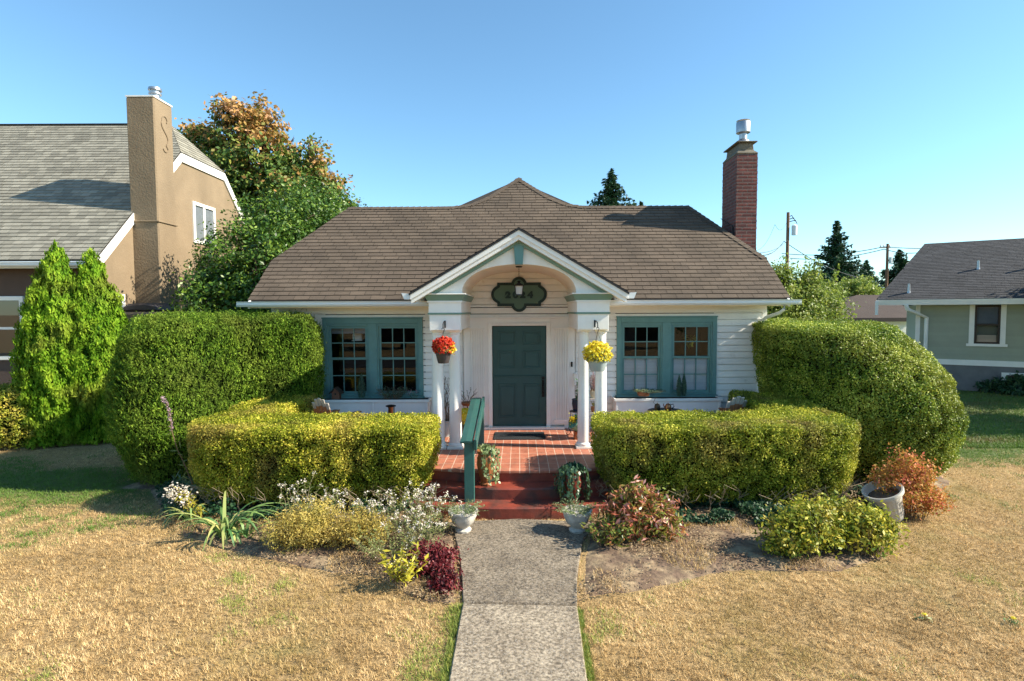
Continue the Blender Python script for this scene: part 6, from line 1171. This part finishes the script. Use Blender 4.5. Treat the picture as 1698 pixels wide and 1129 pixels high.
g = MB(); q = P(1088, 658, 10.56); g.tube([q, q + Vector((-.06, -.03, -.10)), q + Vector((.02, -.04, -.20)), q + Vector((.14, -.03, -.24))], .004, 5); tag(g.build('hanging_tendril', 'stem'), 'thin bare tendril curling down the right planter box', 'tendril')
def kettle(px, pyt, D, r, h, mm, label, handle=True, spout=True):
    t = P(px, pyt, D); zb_ = t.z - h; o = thing('kettle', (t.x, D, zb_), label, 'kettle'); g = MB(); g.lathe([(.001, 0), (r * .9, 0), (r, h * .25), (r * .95, h * .6), (r * .7, h * .82), (r * .75, h * .86), (r * .2, h * .92), (r * .12, h), (.001, h)], (t.x, D, zb_), 20); g.build('body', mm, o, smooth=True)
    if handle: g = MB(); g.tube([(t.x + r * .9, D, zb_ + h * .75), (t.x + r * 1.5, D, zb_ + h * .85), (t.x + r * 1.8, D, zb_ + h * .5), (t.x + r * .98, D, zb_ + h * .2)], .008, 6); g.build('handle', 'black_metal', o, smooth=True)
    if spout: g = MB(); g.tube([(t.x - r * .9, D, zb_ + h * .4), (t.x - r * 1.3, D, zb_ + h * .6), (t.x - r * 1.4, D, zb_ + h * .9)], .014, 6, .008); g.build('spout', mm, o, smooth=True)
tb = thing('garden_table', (P(1105, 680, 10.1).x, 10.1, ZF), 'small dark round metal table behind the right low hedge', 'table'); tz = P(1105, 681, 10.1).z; g = MB(); g.lathe([(.001, 0), (.34, 0), (.34, .02), (.001, .02)], (tb.location.x, 10.1, tz - .02), 28); g.build('table_top', 'black_metal', tb)
for a in (.5, 2.6, 4.7): g = MB(); g.tube([(tb.location.x + .28 * math.cos(a), 10.1 + .28 * math.sin(a), ZF), (tb.location.x + .2 * math.cos(a), 10.1 + .2 * math.sin(a), tz - .021)], .01, 6); g.build('leg', 'black_metal', tb)
kettle(1090, 668, 10.1, .055, .13, 'bronze', 'small lidded bronze jar on the garden table', False, False); kettle(1108, 668, 10.05, .06, .14, 'copper', 'copper kettle with curved handle on the garden table')
t2 = thing('lantern_stand', (P(648, 674, 10.1).x, 10.1, ZF), 'black iron lantern stand peeping over the left low hedge', 'lantern'); tz = P(648, 671, 10.1).z; g = MB(); x = t2.location.x; g.lathe([(.001, 0), (.09, 0), (.095, .015), (.04, .03), (.001, .03)], (x, 10.1, tz - .03), 18); g.build('lid', 'black_metal', t2); g = MB(); g.lathe([(.001, 0), (.045, 0), (.05, .14), (.001, .14)], (x, 10.1, tz - .172), 14); g.build('lantern_glass', 'copper', t2)
g = MB()
for a in (0, 2.09, 4.19): g.tube([(x + .06 * math.cos(a), 10.1 + .06 * math.sin(a), tz - .035), (x + .06 * math.cos(a), 10.1 + .06 * math.sin(a), tz - .18), (x + .12 * math.cos(a), 10.1 + .12 * math.sin(a), ZF)], .007, 5)
g.build('stand', 'black_metal', t2)
# right side of the door: plant stand and pots
def pot(name, c, h, r, mm, label, cat='plant pot', tilt=None, par=None):
    g = MB(); g.lathe([(.001, 0), (r * .7, 0), (r * .78, h * .1), (r * .98, h * .6), (r * .92, h * .88), (r, h * .92), (r, h), (r * .86, h), (r * .8, h * .9), (.001, h * .88)], c, 24, tilt); o = g.build(name, mm, smooth=True); return tag(o, label, cat)
sx_, sy_ = P(957, 676, 10.15).x, 10.15; zs_ = P(957, 681, sy_).z; st = thing('plant_stand', (sx_, sy_, ZF), 'black wrought iron plant stand against the right pilaster', 'plant stand')
g = MB(); g.lathe([(.001, 0), (.14, 0), (.14, .012), (.001, .012)], (sx_, sy_, zs_ - .012), 20); g.build('shelf', 'black_metal', st)
for a in (2.6, 4.6, .4):
    c, s_ = math.cos(a), math.sin(a); hh = zs_ - ZF; g = MB(); g.tube([(sx_ + .13 * c, sy_ + .13 * s_, zs_ - .01), (sx_ + .13 * c, sy_ + .13 * s_, ZF + hh * .75), (sx_ + .17 * c, sy_ + .17 * s_, ZF + hh * .55), (sx_ + .17 * c, sy_ + .17 * s_, ZF + hh * .3), (sx_ + .13 * c, sy_ + .13 * s_, ZF + .08), (sx_ + .18 * c, sy_ + .18 * s_, ZF + .02), (sx_ + .22 * c, sy_ + .22 * s_, ZF + .05), (sx_ + .20 * c, sy_ + .20 * s_, ZF + .075)], .008, 6); g.build('leg', 'black_metal', st, smooth=True)
pot('blue_pot', (sx_, sy_, zs_), .22, .10, 'blue_pot', 'glossy dark blue pot on top of the iron plant stand')
o = thing('potted_camellia', (sx_, sy_, zs_ + .2), 'leafy upright plant in the dark blue pot', 'plant'); stems(o, (sx_, sy_, zs_ + .19), n=9, h=.42, spread=.13, leafL=.075, leafW=.035, lm='dark_vine', sm='stem', per=8, r=.005, basew=.04, t0=.1)
g = MB(); g.box((sx_ - .07, sy_ - .20, ZF), (sx_ + .12, sy_ - .02, ZF + .15)); tag(g.build('wooden_crate', 'wood_box', bevel=.006), 'small orange brown wooden box on the tiles under the plant stand', 'box')
M_ = Matrix.Rotation(R(-55), 3, 'Y') @ Matrix.Rotation(R(20), 3, 'X'); pot('teal_pot', (sx_ + .10, sy_ - .12, ZF + .21), .24, .14, 'teal_pot', 'teal glazed pot lying on its side on the wooden box', tilt=M_)
o = thing('yellow_pansies', (sx_ - .08, sy_ - .2, ZF + .34), 'small yellow flowers in the tipped teal pot', 'flowers'); C_ = RNG.normal(0, .035, (220, 3)) + [sx_ - .085, sy_ - .17, ZF + .36]; quads('blossom', leafV(C_, RNG.normal(0, 1, C_.shape) + [-1, -1, 0], .028, .024), RNG.normal(.4, .25, 220), 'mum_yellow', o); C_ = RNG.normal(0, .045, (160, 3)) + [sx_ - .05, sy_ - .16, ZF + .35]; quads('foliage', leafV(C_, RNG.normal(0, 1, C_.shape), .03, .015), RNG.normal(.3, .2, 160), 'dark_vine', o)
rx, ry_ = P(985, 660, 10.2).x, 10.2; r1, r2 = P(985, 659, 10.2).z, P(985, 683, 10.2).z
rk_ = thing('tiered_rack', (rx, ry_, ZF), 'slim wooden tiered rack seen between the right porch columns', 'rack')
for z in (r1, r2): g = MB(); g.box((rx - .14, ry_ - .1, z - .03), (rx + .14, ry_ + .1, z)); g.build('shelf', 'cedar_tip', rk_)
for a in (-.13, .13):
    for b in (-.09, .09): g = MB(); g.box((rx + a - .01, ry_ + b - .01, ZF), (rx + a + .01, ry_ + b + .01, r2 - .031)); g.build('leg', 'cedar_tip', rk_)
g = MB(); g.box((rx - .14, ry_ + .08, r2 + .001), (rx - .12, ry_ + .1, r1 - .031)); g.box((rx + .12, ry_ + .08, r2 + .001), (rx + .14, ry_ + .1, r1 - .031)); g.build('riser', 'cedar_tip', rk_)
pot('cream_pot', (rx, ry_, r1), .13, .085, 'cream_pot', 'cream pot on the upper shelf between the right columns')
o = thing('heather', (rx, ry_, r1 + .12), 'pink and white heather in the cream pot', 'plant'); stems(o, (rx, ry_, r1 + .12), n=46, h=.34, spread=.10, leafL=.018, leafW=.01, lm='pink_heather', sm='stem', per=22, r=.003, basew=.05)
pot('clay_pot', (rx + .01, ry_ - .0, r2), .10, .07, 'terracotta', 'little terracotta pot on the lower shelf between the right columns')
o = thing('small_herb', (rx, ry_, r2 + .1), 'bright green herb in the little terracotta pot', 'plant'); stems(o, (rx + .01, ry_, r2 + .09), n=20, h=.12, spread=.09, leafL=.03, leafW=.015, lm='lime_leaf', per=8, r=.002, basew=.04)
# left side of the door
lx, ly = P(778, 700, 10.35).x, 10.35
pot('yellow_mum_pot', (lx - .08, ly, ZF), .22, .12, 'dark_plastic', 'dark pot holding yellow flowers left of the door')
o = thing('yellow_chrysanthemum', (lx - .08, ly, ZF + .2), 'bright yellow chrysanthemums standing left of the door', 'flowers'); n = 1500; d = nrm(RNG.normal(0, 1, (n, 3)) + [0, 0, .4]); C_ = d * [.16, .16, .15] * RNG.uniform(.8, 1.05, (n, 1)) + [lx - .08, ly, ZF + .36]; quads('blossom', leafV(C_, d, .034, .028, None, .6, 1), RNG.normal(.5, .22, n), 'mum_yellow', o); C_ = nrm(RNG.normal(0, 1, (300, 3))) * [.15, .15, .10] + [lx - .08, ly, ZF + .26]; quads('foliage', leafV(C_, C_ * 0 + [0, 0, 1.], .04, .02), RNG.normal(.4, .2, 300), 'vine', o)
bx_, by_ = P(775, 668, 10.6).x, 10.6; bz = P(775, 668, 10.6).z
o = thing('twig_planter', (bx_, by_, ZF), 'rusty planter bowl on a post with bare budding twigs left of the door', 'plant stand'); g = MB(); g.lathe([(.001, 0), (.08, 0), (.14, .05), (.15, .06), (.001, .055)], (bx_, by_, bz - .05), 20); g.build('bowl', 'terracotta', o); g = MB(); g.tube([(bx_, by_, ZF), (bx_, by_, bz - .051)], .012, 6); g.build('post', 'black_metal', o)
tips = stems(o, (bx_, by_, bz), n=9, h=.32, spread=.36, leafL=.02, leafW=.014, lm='dark_vine', sm='stem', per=12, r=.005, basew=.05, bend=.6, t0=.2)
bx2 = P(741, 700, 10.3).x; o = thing('bare_shrub', (bx2, 10.3, ZF), 'dark bare branches in a pale pot seen between the left columns', 'plant'); stems(o, (bx2, 10.3, ZF + .25), n=12, h=.95, spread=.12, leafL=.025, leafW=.012, lm='dark_vine', sm='stem', per=12, r=.008, basew=.05, bend=1.2); pot('pale_pot', (bx2 - .02, 10.3, ZF), .30, .12, 'light_plastic', 'pale grey pot at the foot of the bare branches')
# inside the windows
def light_in_window():
    D = YW + .30; p = P(592, 556, D); o = thing('white_window_ornament', tuple(p), 'white birdhouse ornament with foliage hanging behind the upper left window panes', 'ornament'); g = MB(); g.prism([(-.09, -.10), (.09, -.10), (.09, .02), (0, .07), (-.09, .02)], (p.x, D, p.z), (1, 0, 0), (0, 0, 1), (0, 1, 0), .12); g.box((p.x - .11, D - .01, p.z - .11), (p.x + .11, D + .13, p.z - .10)); g.build('body', 'white', o); stems(o, p + Vector((0, .05, .04)), n=10, h=.10, spread=.10, leafL=.04, leafW=.015, lm='aster_white', per=5, r=.003, basew=.06)
light_in_window()
p = P(1143, 566, YW + .35); o = thing('window_plant', tuple(p), 'bright green leafy houseplant behind the upper right window panes', 'plant'); stems(o, p + Vector((0, 0, -.12)), n=12, h=.22, spread=.12, leafL=.08, leafW=.035, lm='apple', per=8, r=.004, basew=.05)
# dandelions in the lawn
for px, py, lb_ in ((1533, 1027, 'single yellow dandelion in the right lawn'), (1680, 1034, 'yellow dandelion by the right edge of the lawn')):
    b = G(px, py, .0); o = thing('dandelion', tuple(b), lb_, 'flower'); g = MB(); g.tube([b, b + Vector((0, 0, .05))], .003, 4); g.build('stem', 'stem_green', o); C_ = RNG.normal(0, .009, (60, 3)) * [1, 1, .4] + np.array(b + Vector((0, 0, .052))); quads('blossom', leafV(C_, np.tile([0, 0, 1.], (60, 1)), .016, .01), RNG.random(60), 'mum_yellow', o); V, lv, q = crownV([(b.x, b.y, .01, .05, .05, .01)], 40, .02, .04, .014, 10); quads('foliage', V, lv, 'vine', o)
# foundation planting by the sage house and low plants
for px, py, r_, lb_ in ((1610, 640, .5, 'low dark green plant against the grey foundation, left one'), (1650, 645, .6, 'low dark green plant against the grey foundation, middle one'), (1690, 650, .5, 'low dark green plant below the basement vent')):
    b = G(px, py + 4, 0); o = thing('foundation_plant', tuple(b), lb_, 'plant', 'low plants along the sage house'); V, lv, q = crownV([(b.x, b.y, .2, r_, r_ * .7, .35)], 2500, .09, .13, .07, 20); quads('foliage', V, lv, 'ivy', o)

for x, y, r, lb_ in ((16.2, 13.3, 1.9, 'street side tree shading the right lawn, nearer one'), (18.3, 16.6, 2.0, 'street side tree shading the right lawn, farther one')):
    tree('shade_tree', (x, y, 0), [(x, y, 3.6, r, r, 1.5), (x + .8, y + .5, 4.2, r * .8, r * .8, 1.2), (x - .9, y - .2, 3.2, r * .7, r * .7, 1.1)], 'apple', 9000, .16, .15, .09, lb_, trunk_r=.14)
# street and the far side of it, mirrored in the cottage windows
g = MB(); g.box((-40, -13, -.05), (40, -6, .002)); tag(g.build('street', 'asphalt'), kind='structure')
g = MB(); g.box((-40, -5.0, -.05), (40, -3.4, .02)); tag(g.build('sidewalk', 'path_concrete'), kind='structure')
for x, y, r, lb_ in ((-9, -21, 3.4, 'dark leafy tree across the street behind the viewer, first'), (2.5, -24, 3.2, 'dark leafy tree across the street behind the viewer, second'), (11, -21, 3.0, 'dark leafy tree across the street behind the viewer, third')):
    tree('street_tree', (x, y, 0), [(x, y, 4.5, r, r, 2.6), (x + 1.6, y, 3.2, r * .7, r * .7, 1.8), (x - 1.8, y, 3.4, r * .7, r * .7, 1.8)], 'laurel', 7000, .3, .30, .2, lb_, trunk_r=.25)
for a, b, lb_ in ((-14.5, -2.5, 'dark brown house across the street, standing nearer the stucco house side'), (3.5, 14.5, 'dark brown house across the street, standing nearer the sage house side')):
    oo = thing('opposite_house', ((a + b) / 2, -30, 0), lb_, 'house', 'houses across the street')
    g = MB(); g.box((a + .5, -36, 0), (b - .5, -30, 3)); g.build('wall', 'dark_brown', oo); g = MB(); sheet(g, [(b, -29.5, 3), (a, -29.5, 3), (a, -33, 5.2), (b, -33, 5.2)], .1); sheet(g, [(a, -36.5, 3), (b, -36.5, 3), (b, -33, 5.19), (a, -33, 5.19)], .1); g.build('roof', 'roof_garage', oo)

wire([P(1306, 398, 38), Vector((5.3, 15, 4.6))], 'service line dropping from the tall near pole to the cottage rear eave', .014)
